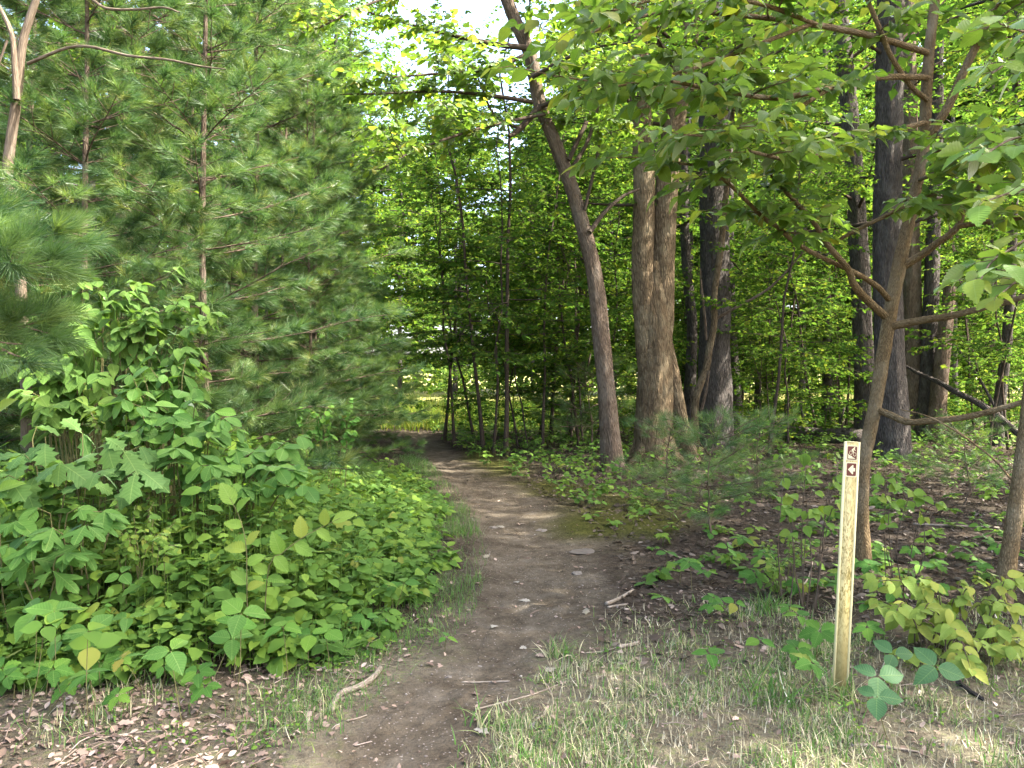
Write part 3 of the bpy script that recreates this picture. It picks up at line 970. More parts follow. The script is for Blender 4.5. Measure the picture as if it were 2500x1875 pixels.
# saplings among the trunks on the right
for k in range(30):
    x, d = rng.uniform(1560, 2560), rng.uniform(15.5, 27)
    if (1530 < x < 1840 and d < 21) or (2050 < x < 2350 and d < 22):
        d = rng.uniform(22, 28)
    plant_tree(SAP[int(rng.integers(0, 4))], 'sapling', 'thin dark sapling standing among the big trunks behind the marker post', 'sapling',
               'saplings behind the marker post', at(x, d), rng.uniform(0, 6.28), rng.uniform(0.8, 1.15))
for k in range(26):
    x, d = rng.uniform(1480, 2540), rng.uniform(17.5, 28)
    if (1530 < x < 1840 and d < 21) or (2050 < x < 2350 and d < 22):
        d = rng.uniform(22, 28)
    plant_tree(SAP[3 if k % 3 else 1], 'sapling', 'thin dark sapling standing among the big trunks behind the marker post', 'sapling',
               'saplings behind the marker post', at(x, d), rng.uniform(0, 6.28), rng.uniform(0.55, 0.85))
for k in range(4):
    plant_tree(SAP[3], 'sapling', 'slender dark stemmed sapling in the thicket between the trail and the leaning tree', 'sapling',
               'saplings in the middle thicket', at(rng.uniform(1130, 1500), rng.uniform(17, 25)), rng.uniform(0, 6.28), rng.uniform(0.55, 0.85))
# leafy saplings behind the pines on the left
for k in range(18):
    x, d = rng.uniform(-150, 930), rng.uniform(17, 27)
    plant_tree(SAP[int(rng.integers(0, 4))], 'sapling', 'leafy sapling half hidden behind the pines', 'sapling',
               'saplings behind the pines', at(x, d), rng.uniform(0, 6.28), rng.uniform(0.95, 1.3))
# taller hardwoods in the belt
for (x, d, w, s) in [(975, 32, 1, 1.0), (1110, 34, 1, 1.08), (1300, 33, 1, 0.8)]:
    plant_tree(MID[w], 'maple_tree', 'sunlit yellow-green maple at the end of the trail under the open sky', 'tree',
               'maples at the end of the trail', at(x, d), rng.uniform(0, 6.28), s)
for (x, d, w, s) in [(1500, 29, 0, 0.9), (1680, 27, 2, 1.0), (1850, 28, 0, 0.95), (2020, 26, 2, 0.95), (2230, 28, 0, 1.05), (2420, 26, 2, 0.9), (2620, 26, 1, 1.1), (1600, 33, 2, 1.15), (1780, 34, 2, 1.2), (1960, 33, 0, 1.3), (2140, 34, 2, 1.15), (2330, 33, 0, 1.25)]:
    plant_tree(MID[w], 'maple_tree', 'leafy hardwood filling the woods behind the trunks on the right', 'tree',
               'hardwoods behind the right trunks', at(x, d), rng.uniform(0, 6.28), s)
for (x, d, w, s) in [(-120, 19, 2, 1.0), (60, 22, 0, 1.1), (230, 20, 2, 1.0), (420, 24, 0, 1.15), (560, 21, 2, 1.05), (700, 26, 0, 1.15), (820, 23, 1, 1.2), (870, 30, 0, 1.1)]:
    plant_tree(MID[w], 'maple_tree', 'tall green hardwood showing through behind the pines', 'tree',
               'hardwoods behind the pines', at(x, d), rng.uniform(0, 6.28), s)
# the far side of the meadow
for k in range(34):
    x = -62 + 124 * (k + rng.uniform(0.1, 0.9)) / 34
    p = np.array([x, rng.uniform(62, 84), 0.4])
    plant_tree(FAR[k % 2], 'tree', 'distant sunlit broadleaf tree in the line beyond the meadow', 'tree',
               'tree line beyond the meadow', p, rng.uniform(0, 6.28), rng.uniform(0.75, 1.05))
N = 5200
x = rng.uniform(-62, 62, N); y = rng.uniform(56, 64, N)
hz = rng.uniform(0.2, 1.0, N) ** 0.7 * (2.2 + 2.5 * vnoise(x * 0.22, 5.5))
az = rng.uniform(0, 6.28, N)
a = Acc()
for k in range(3):
    a.scatter(RHOMB, np.stack([x + rng.normal(0, 0.4, N), y + rng.normal(0, 0.6, N), 0.35 + hz * rng.uniform(0.2, 1, N)], -1),
              frames(np.stack([np.cos(az + k), np.sin(az + k), rng.normal(-0.2, 0.4, N)], -1), rng.normal(0, 1, (N, 3)) + np.array([0, -0.3, 0.6])), 0.5 * rng.uniform(0.5, 1.2, N), rng.uniform(0, 1, N))
tag(a.build('brush', M['farleaf']), 'distant sunlit brush at the foot of the far tree line', 'brush', kind='stuff')
for (x, d, w, s) in [(1420, 41, 0, 0.8), (1580, 38, 1, 0.8), (1740, 42, 0, 0.9), (1880, 39, 1, 0.85), (2030, 42, 0, 0.9), (2200, 39, 1, 0.8), (2370, 41, 0, 0.9), (2530, 39, 1, 0.8), (250, 40, 0, 0.9), (520, 42, 1, 0.85), (760, 40, 0, 0.8)]:
    plant_tree(FAR[w], 'tree', 'large broadleaf tree at the near border of the meadow', 'tree', 'large trees at the near border of the meadow', at(x, d), rng.uniform(0, 6.28), s)
# unseen trees added beyond the right edge to shade the ground in view
SHADE = tree_meshes('shade', 400, 15.0, 0.22, 3.4, 38, 5.0, 4.0, 0.9, 12, 0.16, RHOMB, 'maple', 'bark_oak', el=(0.0, 0.9), bend=0.3)
for (x, y, s, w) in [(8.6, 2.6, 1.0, 'nearest the camera'), (9.8, 7.6, 1.1, 'beside the young brown stem'), (12.0, 3.5, 1.2, 'second row, level with the post'), (13.0, 10.5, 1.2, 'second row, farther back')]:
    plant_tree(SHADE, 'added_shade_tree', 'added shade tree beyond the right edge of the picture, ' + w, 'tree',
               'added shade trees beyond the right edge', (x, y, 0), rng.uniform(0, 6.28), s)

# ------------------------------------------------------------------ hero trees
def pix(pl, d):
    """pixel polyline -> world; d a number or a list of distances"""
    d = np.broadcast_to(np.asarray(d, float), (len(pl),)) if np.ndim(d) == 0 else np.interp(np.linspace(0, 1, len(pl)), np.linspace(0, 1, len(d)), d)
    return np.array([P(x, y, dd) for (x, y), dd in zip(pl, d)])


def smoothtube(acc, pl, rad, n, sides, rough=0.0, rfreq=6.0, cap=False):
    pts = resample(pl, n)
    rr = np.interp(np.linspace(0, 1, n), np.linspace(0, 1, len(rad)), rad)
    acc.tube(pts, rr, sides, 0.5, cap, rough, rfreq)
    return pts


def hero(name, label, base, cat='tree'):
    return thing(name, label, cat, base)


def rel(pts, base):
    return np.asarray(pts) - np.asarray(base)


# --- leaning tree right of the trail
b = G(1497, 1150)
D0 = b[1]
t = hero('leaning_tree', 'slim brown tree leaning left over the trail beside the twin trunk', b)
a = Acc()
trunk = [(1498, 1160), (1492, 1090), (1486, 1017), (1469, 836), (1452, 678), (1426, 565), (1390, 441), (1351, 339), (1317, 254), (1294, 136), (1260, 57), (1226, -30), (1190, -160), (1170, -330)]
tp = pix(trunk, [D0, D0, D0 - 0.4, D0 - 0.8])
smoothtube(a, rel(tp, b), [0.21, 0.165, 0.15, 0.145, 0.135, 0.13, 0.12, 0.115, 0.11, 0.105, 0.1, 0.09, 0.07, 0.04], 240, 56, 0.010, 16)
a.build('trunk', M['bark_brown'], t)
for s in range(5):   # root flare
    an = s * 1.26 + 0.4
    a = Acc()
    a.tube([(0.05 * math.cos(an), 0.05 * math.sin(an), 0.28), (0.17 * math.cos(an), 0.17 * math.sin(an), 0.08), (0.36 * math.cos(an), 0.36 * math.sin(an), -0.05)], [0.09, 0.075, 0.03], 8, 0.5, False, 0.01)
    a.build('root', M['bark_brown'], t)
lims = [([(1284, 118), (1192, 106), (1051, 74), (898, 31)], [0.05, 0.035, 0.02, 0.01], [D0 - 0.7, D0 - 1.6]),
        ([(1317, 262), (1270, 315), (1243, 334)], [0.06, 0.05, 0.03], [D0 - 0.5, D0 - 0.9]),
        ([(1262, 312), (1207, 282), (1176, 212), (1160, 172)], [0.03, 0.022, 0.016, 0.01], [D0 - 0.7, D0 - 1.2]),
        ([(1300, 250), (1180, 232), (1060, 224), (930, 230), (800, 231)], [0.035, 0.03, 0.02, 0.015, 0.008], [D0 - 0.7, D0 - 2.2]),
        ([(1396, 411), (1435, 345), (1466, 235), (1480, 150)], [0.035, 0.03, 0.02, 0.012], [D0 - 0.3, D0 + 0.4]),
        ([(1388, 392), (1443, 270), (1470, 170)], [0.04, 0.035, 0.02], [D0 - 0.3, D0 + 0.2]),
        ([(1427, 513), (1462, 353), (1447, 274), (1440, 180)], [0.03, 0.026, 0.02, 0.012], [D0 - 0.2, D0 - 0.5]),
        ([(1439, 568), (1474, 521), (1520, 480), (1560, 462)], [0.045, 0.035, 0.028, 0.02], [D0 - 0.2, D0 + 0.7]),
        ([(1284, 114), (1291, 40), (1294, -10)], [0.02, 0.015, 0.01], D0 - 0.6),
        ([(1320, 262), (1400, 225), (1480, 195), (1560, 190)], [0.04, 0.03, 0.02, 0.012], [D0 - 0.5, D0 - 2.0]),
        ([(1300, 190), (1370, 150), (1450, 118), (1540, 105)], [0.035, 0.03, 0.02, 0.01], [D0 - 0.6, D0 - 1.4]),
        ([(1330, 280), (1230, 300), (1120, 330), (1010, 370), (930, 415)], [0.03, 0.025, 0.02, 0.014, 0.008], [D0 - 0.6, D0 - 2.6]),
        ([(1290, 130), (1200, 170), (1080, 180), (960, 190)], [0.03, 0.025, 0.018, 0.01], [D0 - 0.6, D0 - 2.4]),
        ([(1240, -10), (1150, -50), (1000, -20), (880, 20), (780, 70)], [0.04, 0.03, 0.02, 0.015, 0.01], [D0 - 0.8, D0 - 3.0])]
LL = []
for pl, rd, dd in lims:
    a = Acc()
    q = smoothtube(a, rel(pix(pl, dd), b), rd, 14, 7, 0.003, 30)
    a.build('branch', M['twig'], t)
    LL.append(q)
rr = np.random.default_rng(11)
leafy = [LL[i] for i in (0, 2, 3, 4, 6, 9, 10, 11, 12, 13, 8)]
subs = []
for q in leafy:
    for k in range(4):
        j = int(rr.integers(4, len(q) - 1))
        dq = q[j] - q[j - 1]
        az = math.atan2(dq[1], dq[0]) + rr.choice([-1, 1]) * rr.uniform(0.5, 1.1)
        subs.append(limb(q[j], az, rr.normal(0.02, 0.12), rr.uniform(0.5, 1.1), rr, 5))
a = Acc()
for q in subs:
    a.tube(q, np.linspace(0.009, 0.004, len(q)), 4)
tw, pos, R, size = twigs_on(leafy + subs, rr, 7.5, 0.5, 10, 0.14, 0.5)
add_twigs(a, tw, 0.004)
tag(a.build('twigs', M['twig'], t), kind='stuff')
a = Acc()
a.scatter(HEXL, pos, R, size, rr.uniform(0, 1, len(pos)))
a.build('crown', M['canopy'], t)

# --- twin trunk
b = G(1600, 1128)
D1 = b[1]
t = hero('twin_trunk_tree', 'stout grey-brown tree whose trunk splits into two tall stems', b)
a = Acc()
smoothtube(a, rel(pix([(1604, 1150), (1598, 1100), (1596, 1040), (1598, 960), (1600, 860), (1598, 760), (1596, 690), (1594, 640)], D1), b), [0.46, 0.37, 0.335, 0.315, 0.31, 0.29, 0.23, 0.15], 150, 96, 0.022, 11)
a.build('trunk', M['bark_tan'], t)
a = Acc()
s1 = smoothtube(a, rel(pix([(1588, 1010), (1578, 880), (1573, 770), (1569, 640), (1572, 475), (1570, 340), (1560, 226), (1556, 113), (1552, -40), (1545, -250), (1530, -500)], D1 - 0.05), b), [0.08, 0.18, 0.205, 0.2, 0.195, 0.19, 0.185, 0.17, 0.16, 0.13, 0.08], 190, 72, 0.014, 12)
a.build('stem', M['bark_tan'], t)
a = Acc()
s2 = smoothtube(a, rel(pix([(1608, 1010), (1612, 880), (1619, 780), (1618, 690), (1620, 590), (1628, 452), (1644, 316), (1668, 170), (1690, 0), (1715, -250), (1740, -520)], [D1 - 0.02, D1 + 0.2]), b), [0.08, 0.18, 0.215, 0.215, 0.21, 0.20, 0.19, 0.16, 0.14, 0.11, 0.06], 190, 72, 0.014, 12)
a.build('stem', M['bark_tan'], t)
a = Acc()
smoothtube(a, rel(pix([(1630, 840), (1640, 900), (1655, 980), (1672, 1060), (1700, 1135)], D1 + 0.05), b), [0.10, 0.13, 0.13, 0.13, 0.11], 30, 18, 0.015, 9)
a.build('root', M['bark_tan'], t)
for s in range(7):
    an = s * 0.9 + 0.2
    a = Acc()
    a.tube([(0.2 * math.cos(an), 0.2 * math.sin(an), 0.45), (0.42 * math.cos(an), 0.42 * math.sin(an), 0.1), (0.75 * math.cos(an), 0.75 * math.sin(an), -0.06)], [0.15, 0.11, 0.045], 10, 0.5, False, 0.015)
    a.build('root', M['bark_tan'], t)


def upper_crown(parent, stems, r, n, z0, L, leaf, K=11, tl=0.8, lmat='maple', per_m=4.2):
    """branches and leaves along the upper part of given stems (local points)"""
    tr, cr, lims = Acc(), Acc(), []
    for st in stems:
        st = np.asarray(st)
        for k in range(n):
            z = r.uniform(z0, st[-1][2])
            s = np.array([np.interp(z, st[:, 2], st[:, 0]), np.interp(z, st[:, 2], st[:, 1]), z])
            u = (z - z0) / (st[-1][2] - z0)
            lb = limb(s, r.uniform(0, 6.28), 0.1 + 0.6 * u + r.normal(0, 0.12), L * (1 - 0.5 * u) * r.uniform(0.6, 1.2), r)
            tr.tube(lb, np.linspace(0.05, 0.008, len(lb)), 5)
            lims.append(lb)
            for m_ in range(2):
                j = int(r.integers(2, 5))
                sb = limb(lb[j], r.uniform(0, 6.28), r.normal(0.05, 0.2), L * 0.4, r, 5)
                tr.tube(sb, np.linspace(0.016, 0.005, len(sb)), 4)
                lims.append(sb)
    tw, pos, R, size = twigs_on(lims, r, per_m, tl, K, leaf, 0.35)
    add_twigs(tr, tw, 0.005)
    tag(tr.build('limbs', M['twig'], parent), kind='stuff')
    cr.scatter(RHOMB, pos, R, size, r.uniform(0, 1, len(pos)))
    return cr.build('crown', M[lmat], parent)


upper_crown(t, [s1, s2], np.random.default_rng(21), 15, 4.8, 3.0, 0.14)

# --- oak behind it
def straight_tree(name, label, pl, d, rad, bmat, crown=None, seed=0, rough=0.022, sides=64, rings=160, dend=None):
    b = at(pl[0][0], d)
    t = hero(name, label, b)
    a = Acc()
    pp = pix(pl, d if dend is None else [d, dend])
    pp[0][2] = b[2] - 0.08
    st = smoothtube(a, rel(pp, b), rad, rings, sides, rough * min(1.0, max(rad) / 0.3), 12)
    a.build('trunk', M[bmat], t)
    if crown:
        upper_crown(t, [st], np.random.default_rng(seed), *crown)
    return t, b, st


straight_tree('oak_tree', 'dark straight oak with furrowed grey bark just behind the twin trunk',
              [(1746, 1095), (1746, 1040), (1744, 850), (1746, 680), (1742, 340), (1740, 0), (1736, -400), (1730, -750)], 17.6, [0.42, 0.33, 0.315, 0.305, 0.275, 0.255, 0.2, 0.1], 'bark_oak', (26, 5.0, 4.0, 0.15), 31)
straight_tree('dark_tree', 'dark slim trunk rising left of the broad grey trunk behind the post',
              [(2118, 1075), (2115, 1000), (2105, 800), (2097, 600), (2073, 274), (2042, 0), (2000, -300)], 19.3, [0.3, 0.23, 0.215, 0.205, 0.2, 0.19, 0.12], 'bark_oak', (16, 4.5, 3.5, 0.14), 32)
straight_tree('grey_tree', 'broad grey ridged trunk directly behind the near leaning tree',
              [(2180, 1125), (2178, 1050), (2172, 900), (2168, 760), (2166, 600), (2170, 270), (2172, 0), (2180, -400)], 15.6, [0.36, 0.28, 0.265, 0.255, 0.25, 0.245, 0.235, 0.14], 'bark_oak', (18, 4.5, 3.6, 0.14), 33)
straight_tree('brown_tree', 'brown trunk right of the broad grey trunk in the right woods',
              [(2232, 1050), (2230, 960), (2228, 800), (2224, 600), (2220, 300), (2216, 0)], 20.5, [0.3, 0.23, 0.215, 0.2, 0.18, 0.12], 'bark_brown', None, 34)
straight_tree('forked_dark_tree', 'dark trunk leaning slightly right of the brown trunk, near a fallen limb',
              [(2256, 1050), (2262, 960), (2270, 800), (2276, 650), (2284, 400), (2290, 100)], 20.2, [0.24, 0.18, 0.17, 0.16, 0.14, 0.1], 'bark_oak', None, 35)
straight_tree('snag', 'short dark broken trunk leaning right beside the dark trunks',
              [(2286, 1060), (2292, 960), (2302, 850), (2312, 770), (2318, 700)], 19.8, [0.25, 0.19, 0.18, 0.17, 0.12], 'bark_brown', None, 36)
straight_tree('slender_tree', 'slender dark tree near the right edge among thin saplings',
              [(2434, 1085), (2440, 1000), (2461, 796), (2470, 600), (2478, 300), (2480, 0)], 18.5, [0.15, 0.11, 0.10, 0.095, 0.08, 0.05], 'bark_oak', (14, 3.0, 2.6, 0.13), 37)
straight_tree('dark_pole_tree', 'dark thin trunk in the gap between the twin trunk and the oak',
              [(1686, 1080), (1684, 1000), (1690, 800), (1680, 700), (1672, 560), (1668, 300)], 19.0, [0.16, 0.13, 0.12, 0.11, 0.10, 0.06], 'bark_oak', None, 38)
straight_tree('shadowed_tree', 'slim shadowed trunk close behind the right side of the oak',
              [(1800, 1062), (1796, 980), (1788, 850), (1782, 700), (1780, 500), (1776, 200)], 22.0, [0.2, 0.15, 0.13, 0.12, 0.11, 0.07], 'bark_oak', None, 39)
straight_tree('shaggy_tree', 'shaggy barked grey trunk standing among the pines at upper left',
              [(318, 1060), (310, 800), (302, 450), (292, 200), (288, 0), (285, -300)], 13.5, [0.19, 0.155, 0.135, 0.125, 0.12, 0.08], 'bark_tan', (10, 6.5, 3.0, 0.13), 40)

# pale thin stem in front of the oak
b = G(1700, 1108)
t = hero('pale_stem_tree', 'thin pale stem bending in front of the oak', b)
dd = b[1]
a = Acc()
st = smoothtube(a, rel(pix([(1699, 1115), (1697, 992), (1709, 941), (1724, 902), (1732, 851), (1744, 788), (1744, 718), (1760, 600), (1772, 480), (1780, 340), (1800, 200), (1816, 80), (1812, -40)], dd), b), [0.085, 0.075, 0.075, 0.07, 0.065, 0.065, 0.06, 0.055, 0.05, 0.04, 0.035, 0.03, 0.02], 60, 12, 0.005, 20)
a.build('trunk', M['bark_tan'], t)
for pl, rd in [([(1744, 780), (1807, 745), (1869, 710), (1916, 667), (1960, 615)], [0.035, 0.03, 0.028, 0.02, 0.015]),
               ([(1724, 830), (1719, 760), (1712, 700), (1709, 655)], [0.03, 0.03, 0.025, 0.012]),
               ([(1709, 1010), (1722, 960), (1730, 905)], [0.04, 0.035, 0.03]),
               ([(1814, 90), (1860, 20), (1880, -20)], [0.025, 0.02, 0.015]),
               ([(1800, 210), (1850, 150), (1930, 110), (2020, 70)], [0.025, 0.02, 0.015, 0.01])]:
    a = Acc(); smoothtube(a, rel(pix(pl, [dd, dd - 0.5]), b), rd, 16, 8, 0.002, 30); a.build('branch', M['bark_brown'], t)
a = Acc()
rr = np.random.default_rng(44)
tw, pos, R, size = twigs_on([st[42:]] * 3, rr, 7, 0.8, 9, 0.12, 0.5)
add_twigs(a, tw); tag(a.build('twigs', M['twig'], t), kind='stuff')
a = Acc(); a.scatter(HEXL, pos, R, size, rr.uniform(0, 1, len(pos))); a.build('crown', M['canopy'], t)


def leafed(parent, pos, R, size, shapes, key, mat, base, limit=300):
    """the leaves that show largest become parts, the rest one mesh; pos local to base"""
    w = pos + base
    sx = 1250 + F * w[:, 0] / np.maximum(w[:, 1], 0.1)
    sy = HOR - F * (w[:, 2] - CAMZ) / np.maximum(w[:, 1], 0.1)
    inside = (sx > 0) & (sx < 2500) & (sy > 0) & (sy < 1875) & (w[:, 1] > 0.3)
    score = size / np.maximum(w[:, 1], 0.3) * inside
    order = np.argsort(-score)
    big, rest = order[:limit], order[limit:]
    for i in big:
        k = int(rng.integers(0, len(shapes)))
        leaf_object('%s_%d' % (key, k), shapes[k], mat, pos[i], R[i], size[i], parent)
    if len(rest):
        a = Acc()
        wh = rng.integers(0, len(shapes), len(rest))
        for k in range(len(shapes)):
            s = rest[wh == k]
            a.scatter(shapes[k], pos[s], R[s], size[s], rng.uniform(0, 1, len(s)))
        tag(a.build('foliage', M[mat], parent), kind='stuff')


# --- near tree behind the marker post
b = G(2110, 1385)
D2 = b[1]
t = hero('small_tree', 'small brown tree leaning right with large leaves, right behind the marker post', b)
a = Acc()
trunk = [(2108, 1395), (2106, 1320), (2104, 1240), (2109, 1130), (2125, 1051), (2140, 972), (2158, 859), (2176, 746), (2198, 633), (2221, 531), (2243, 430), (2255, 339), (2260, 226), (2268, 113), (2284, -20), (2300, -160), (2310, -320)]
tp = rel(pix(trunk, [D2, D2, D2 - 0.1]), b)
smoothtube(a, tp, [0.075, 0.055, 0.051, 0.05, 0.05, 0.051, 0.051, 0.054, 0.048, 0.044, 0.041, 0.04, 0.037, 0.034, 0.03, 0.024, 0.013], 240, 36, 0.005, 24)
a.build('trunk', M['bark_near'], t)
lims = [([(2165, 775), (2130, 745), (2100, 715), (2082, 690), (2069, 655), (2022, 600), (1991, 549), (1956, 509), (1900, 450), (1860, 400)], [0.034, 0.032, 0.03, 0.026, 0.022, 0.02, 0.017, 0.015, 0.011, 0.006], [D2, D2 - 1.0]),
        ([(2172, 735), (2140, 698), (2081, 663), (2003, 627), (1940, 592), (1901, 556), (1869, 537), (1818, 486), (1767, 439), (1717, 407), (1658, 400)], [0.026, 0.022, 0.02, 0.018, 0.017, 0.016, 0.015, 0.013, 0.011, 0.009, 0.006], [D2, D2 - 1.6]),
        ([(2165, 800), (2238, 784), (2316, 772), (2394, 753), (2473, 733), (2560, 700)], [0.035, 0.03, 0.026, 0.022, 0.019, 0.015], [D2, D2 - 0.8]),
        ([(2136, 998), (2179, 1015), (2218, 1031), (2277, 1027), (2355, 1019), (2434, 1000), (2520, 975)], [0.03, 0.028, 0.026, 0.024, 0.022, 0.02, 0.016], [D2, D2 - 0.8]),
        ([(2195, 655), (2250, 622), (2285, 595), (2336, 556), (2351, 509), (2375, 478), (2402, 439), (2450, 390)], [0.036, 0.032, 0.028, 0.026, 0.022, 0.018, 0.015, 0.01], [D2, D2 - 0.7]),
        ([(2338, 553), (2414, 541), (2465, 537), (2540, 520)], [0.022, 0.019, 0.016, 0.012], [D2 - 0.5, D2 - 1.0]),
        ([(2258, 340), (2285, 306), (2316, 255), (2351, 176), (2383, 110), (2418, 31), (2457, -20), (2500, -90)], [0.036, 0.034, 0.032, 0.03, 0.028, 0.025, 0.02, 0.015], [D2 - 0.1, D2 - 0.6]),
        ([(2262, 245), (2230, 219), (2199, 180), (2167, 125), (2144, 67), (2116, 0), (2090, -70)], [0.022, 0.02, 0.019, 0.018, 0.017, 0.015, 0.01], [D2 - 0.1, D2 - 0.6]),
        ([(2050, 585), (2101, 556), (2159, 529), (2218, 498), (2316, 462), (2400, 440)], [0.015, 0.014, 0.013, 0.012, 0.01, 0.007], [D2 - 0.8, D2 - 1.4]),
        ([(2262, 190), (2150, 190), (2030, 215), (1900, 240), (1775, 225), (1640, 200)], [0.024, 0.022, 0.02, 0.017, 0.013, 0.008], [D2 - 0.1, D2 - 2.2]),
        ([(2256, 300), (2150, 330), (2040, 370), (1930, 390), (1830, 370)], [0.022, 0.02, 0.017, 0.013, 0.008], [D2 - 0.1, D2 - 2.0]),
        ([(2262, 130), (2130, 90), (1980, 60), (1820, 40), (1640, 30), (1500, 60), (1400, 100)], [0.026, 0.024, 0.022, 0.018, 0.014, 0.01, 0.006], [D2 - 0.1, D2 - 1.8]),
        ([(1980, 60), (1850, 110), (1720, 160), (1590, 195), (1490, 215)], [0.016, 0.014, 0.012, 0.009, 0.005], [D2 - 1.0, D2 - 2.0]),
        ([(1990, 60), (1850, 10), (1680, -10), (1520, 20), (1430, 60)], [0.016, 0.014, 0.012, 0.009, 0.005], [D2 - 1.0, D2 - 2.2]),
        ([(2030, 215), (1900, 290), (1780, 330), (1660, 330)], [0.015, 0.012, 0.01, 0.005], [D2 - 1.0, D2 - 2.2]),
        ([(2258, 380), (2330, 350), (2410, 330), (2500, 300)], [0.02, 0.018, 0.014, 0.01], [D2, D2 - 1.8]),
        ([(2240, 440), (2300, 420), (2380, 400), (2470, 360)], [0.018, 0.016, 0.013, 0.009], [D2, D2 - 2.2]),
        ([(2475, 1178), (2426, 1121), (2336, 1054), (2261, 1015), (2200, 1000)], [0.008, 0.008, 0.007, 0.006, 0.004], [D2 - 0.9, D2 - 0.4])]
LL = []
for pl, rd, dd in lims:
    a = Acc(); q = smoothtube(a, rel(pix(pl, dd), b), rd, 24, 9, 0.002, 40); a.build('branch', M['bark_near'], t); LL.append(q)
rr = np.random.default_rng(51)
a = Acc()
leafy = [LL[0][10:], LL[1][8:], LL[4][12:], LL[5][6:], LL[7][8:], LL[8][4:], LL[9][3:], LL[10][3:], LL[11][4:], LL[12][2:], LL[13][2:], LL[14][2:], LL[15][4:], LL[16][4:], LL[6][8:]]
subs = []
for q in leafy:
    for k in range(2):
        j = int(rr.integers(2, len(q) - 1))
        dq = q[j] - q[j - 1]
        az = math.atan2(dq[1], dq[0]) + rr.choice([-1, 1]) * rr.uniform(0.5, 1.0)
        subs.append(limb(q[j], az, rr.normal(0.0, 0.12), rr.uniform(0.3, 0.7), rr, 5))
for q in subs:
    a.tube(q, np.linspace(0.007, 0.003, len(q)), 5)
tw, pos, R, size = twigs_on(leafy + subs, rr, 9.0, 0.34, 8, 0.122, 0.45, droop=0.3)
add_twigs(a, tw, 0.0028, 4)
tag(a.build('twigs', M['bark_near'], t), kind='stuff')
leafed(t, pos, R, size, OVATES, 'canopy_leaf', 'canopy', b)

# --- stem at the right edge
b = G(2450, 1475)
t = hero('edge_tree', 'young brown stem cut by the right edge of the picture', b)
a = Acc()
smoothtube(a, rel(pix([(2448, 1485), (2458, 1400), (2470, 1320), (2484, 1225), (2500, 1100), (2522, 900), (2540, 600), (2550, 200)], b[1]), b), [0.062, 0.05, 0.047, 0.045, 0.043, 0.04, 0.035, 0.02], 60, 16, 0.005, 20)
a.build('trunk', M['bark_near'], t)
elm = []
for pl in ([(2540, 560), (2480, 600), (2420, 640), (2390, 690)], [(2545, 640), (2490, 680), (2440, 720)], [(2550, 200), (2480, 150), (2420, 180)], [(2550, 330), (2470, 340), (2400, 380)], [(2548, 450), (2470, 470), (2410, 490)], [(2550, 100), (2500, 80), (2440, 60)]):
    a = Acc(); q = smoothtube(a, rel(pix(pl, [b[1] - 1.6, b[1] - 2.3]), b), [0.008, 0.006, 0.005, 0.003], 12, 6); a.build('branch', M['bark_pale'], t); elm.append(q)
rr = np.random.default_rng(52)
a = Acc()
tw, pos, R, size = twigs_on(elm, rr, 11, 0.16, 3, 0.11, 0.5, tmin=0.1, droop=0.3)
add_twigs(a, tw, 0.002, 4); tag(a.build('twigs', M['bark_pale'], t), kind='stuff')
leafed(t, pos, R, size, SERRS, 'elm_leaf', 'lime', b)

# --- stem at the left edge
b = at(60, 6.2)
t = hero('left_edge_tree', 'pale smooth stem forking upward at the left edge among the pines', b)
a = Acc()
smoothtube(a, rel(pix([(70, 1400), (62, 900), (39, 549), (20, 431), (27, 353), (43, 235), (55, 118), (74, 47), (96, -20), (120, -150)], 6.2), b), [0.05, 0.046, 0.042, 0.04, 0.04, 0.039, 0.037, 0.034, 0.028, 0.018], 90, 20, 0.003, 18)
a.build('trunk', M['bark_pale'], t)
for pl, rd, dd in [([(43, 245), (38, 160), (32, 90), (12, 40), (-10, 0)], [0.028, 0.024, 0.02, 0.018, 0.014], 6.1),
                   ([(70, 157), (157, 121), (219, 115), (313, 137), (411, 147), (490, 163), (552, 170)], [0.014, 0.012, 0.011, 0.01, 0.009, 0.007, 0.004], [6.2, 5.6]),
                   ([(20, 100), (-10, 180), (-40, 260)], [0.01, 0.008, 0.006], 6.0),
                   ([(226, 0), (262, 22), (330, 25), (400, 20), (440, 32)], [0.012, 0.011, 0.01, 0.008, 0.005], [6.3, 6.0])]:
    a = Acc(); smoothtube(a, rel(pix(pl, dd), b), rd, 20, 8, 0.001, 40); a.build('branch', M['bark_pale'], t)

# fallen log and limb on the ground at right
lg = thing('fallen_log', 'dark mossy log lying on the forest floor behind the marker post', 'log', at(2010, 19.6))
a = Acc()
p0, p1 = at(1905, 20.6), at(2105, 19.0)
pts = np.array([p0 * (1 - u) + p1 * u + np.array([0, 0, 0.17 + 0.02 * math.sin(u * 9)]) for u in np.linspace(0, 1, 24)])
a.tube(pts - np.array(at(2010, 19.6)), np.linspace(0.17, 0.2, 24), 18, 0.5, True, 0.015, 10)
a.build('trunk', M['bark_oak'], lg)
a = Acc()
for (x, y, x2, y2) in [(1960, 1015, 1955, 985), (2050, 1025, 2062, 995)]:
    a.tube(pix([(x, y + 10), (x2, y2)], 19.7) - np.array(at(2010, 19.6)), [0.03, 0.02], 7, cap=True)
a.build('branch', M['bark_oak'], lg)
fl = thing('fallen_limb', 'dark bare limb fallen slantwise across the trunks on the right', 'branch', at(2340, 17.5))
a = Acc()
smoothtube(a, rel(pix([(2205, 890), (2240, 910), (2290, 932), (2330, 955), (2390, 985), (2440, 1020), (2490, 1060), (2540, 1085)], [18.5, 16.5]), at(2340, 17.5)), [0.03, 0.045, 0.055, 0.06, 0.07, 0.075, 0.08, 0.08], 40, 10, 0.006, 15, True)
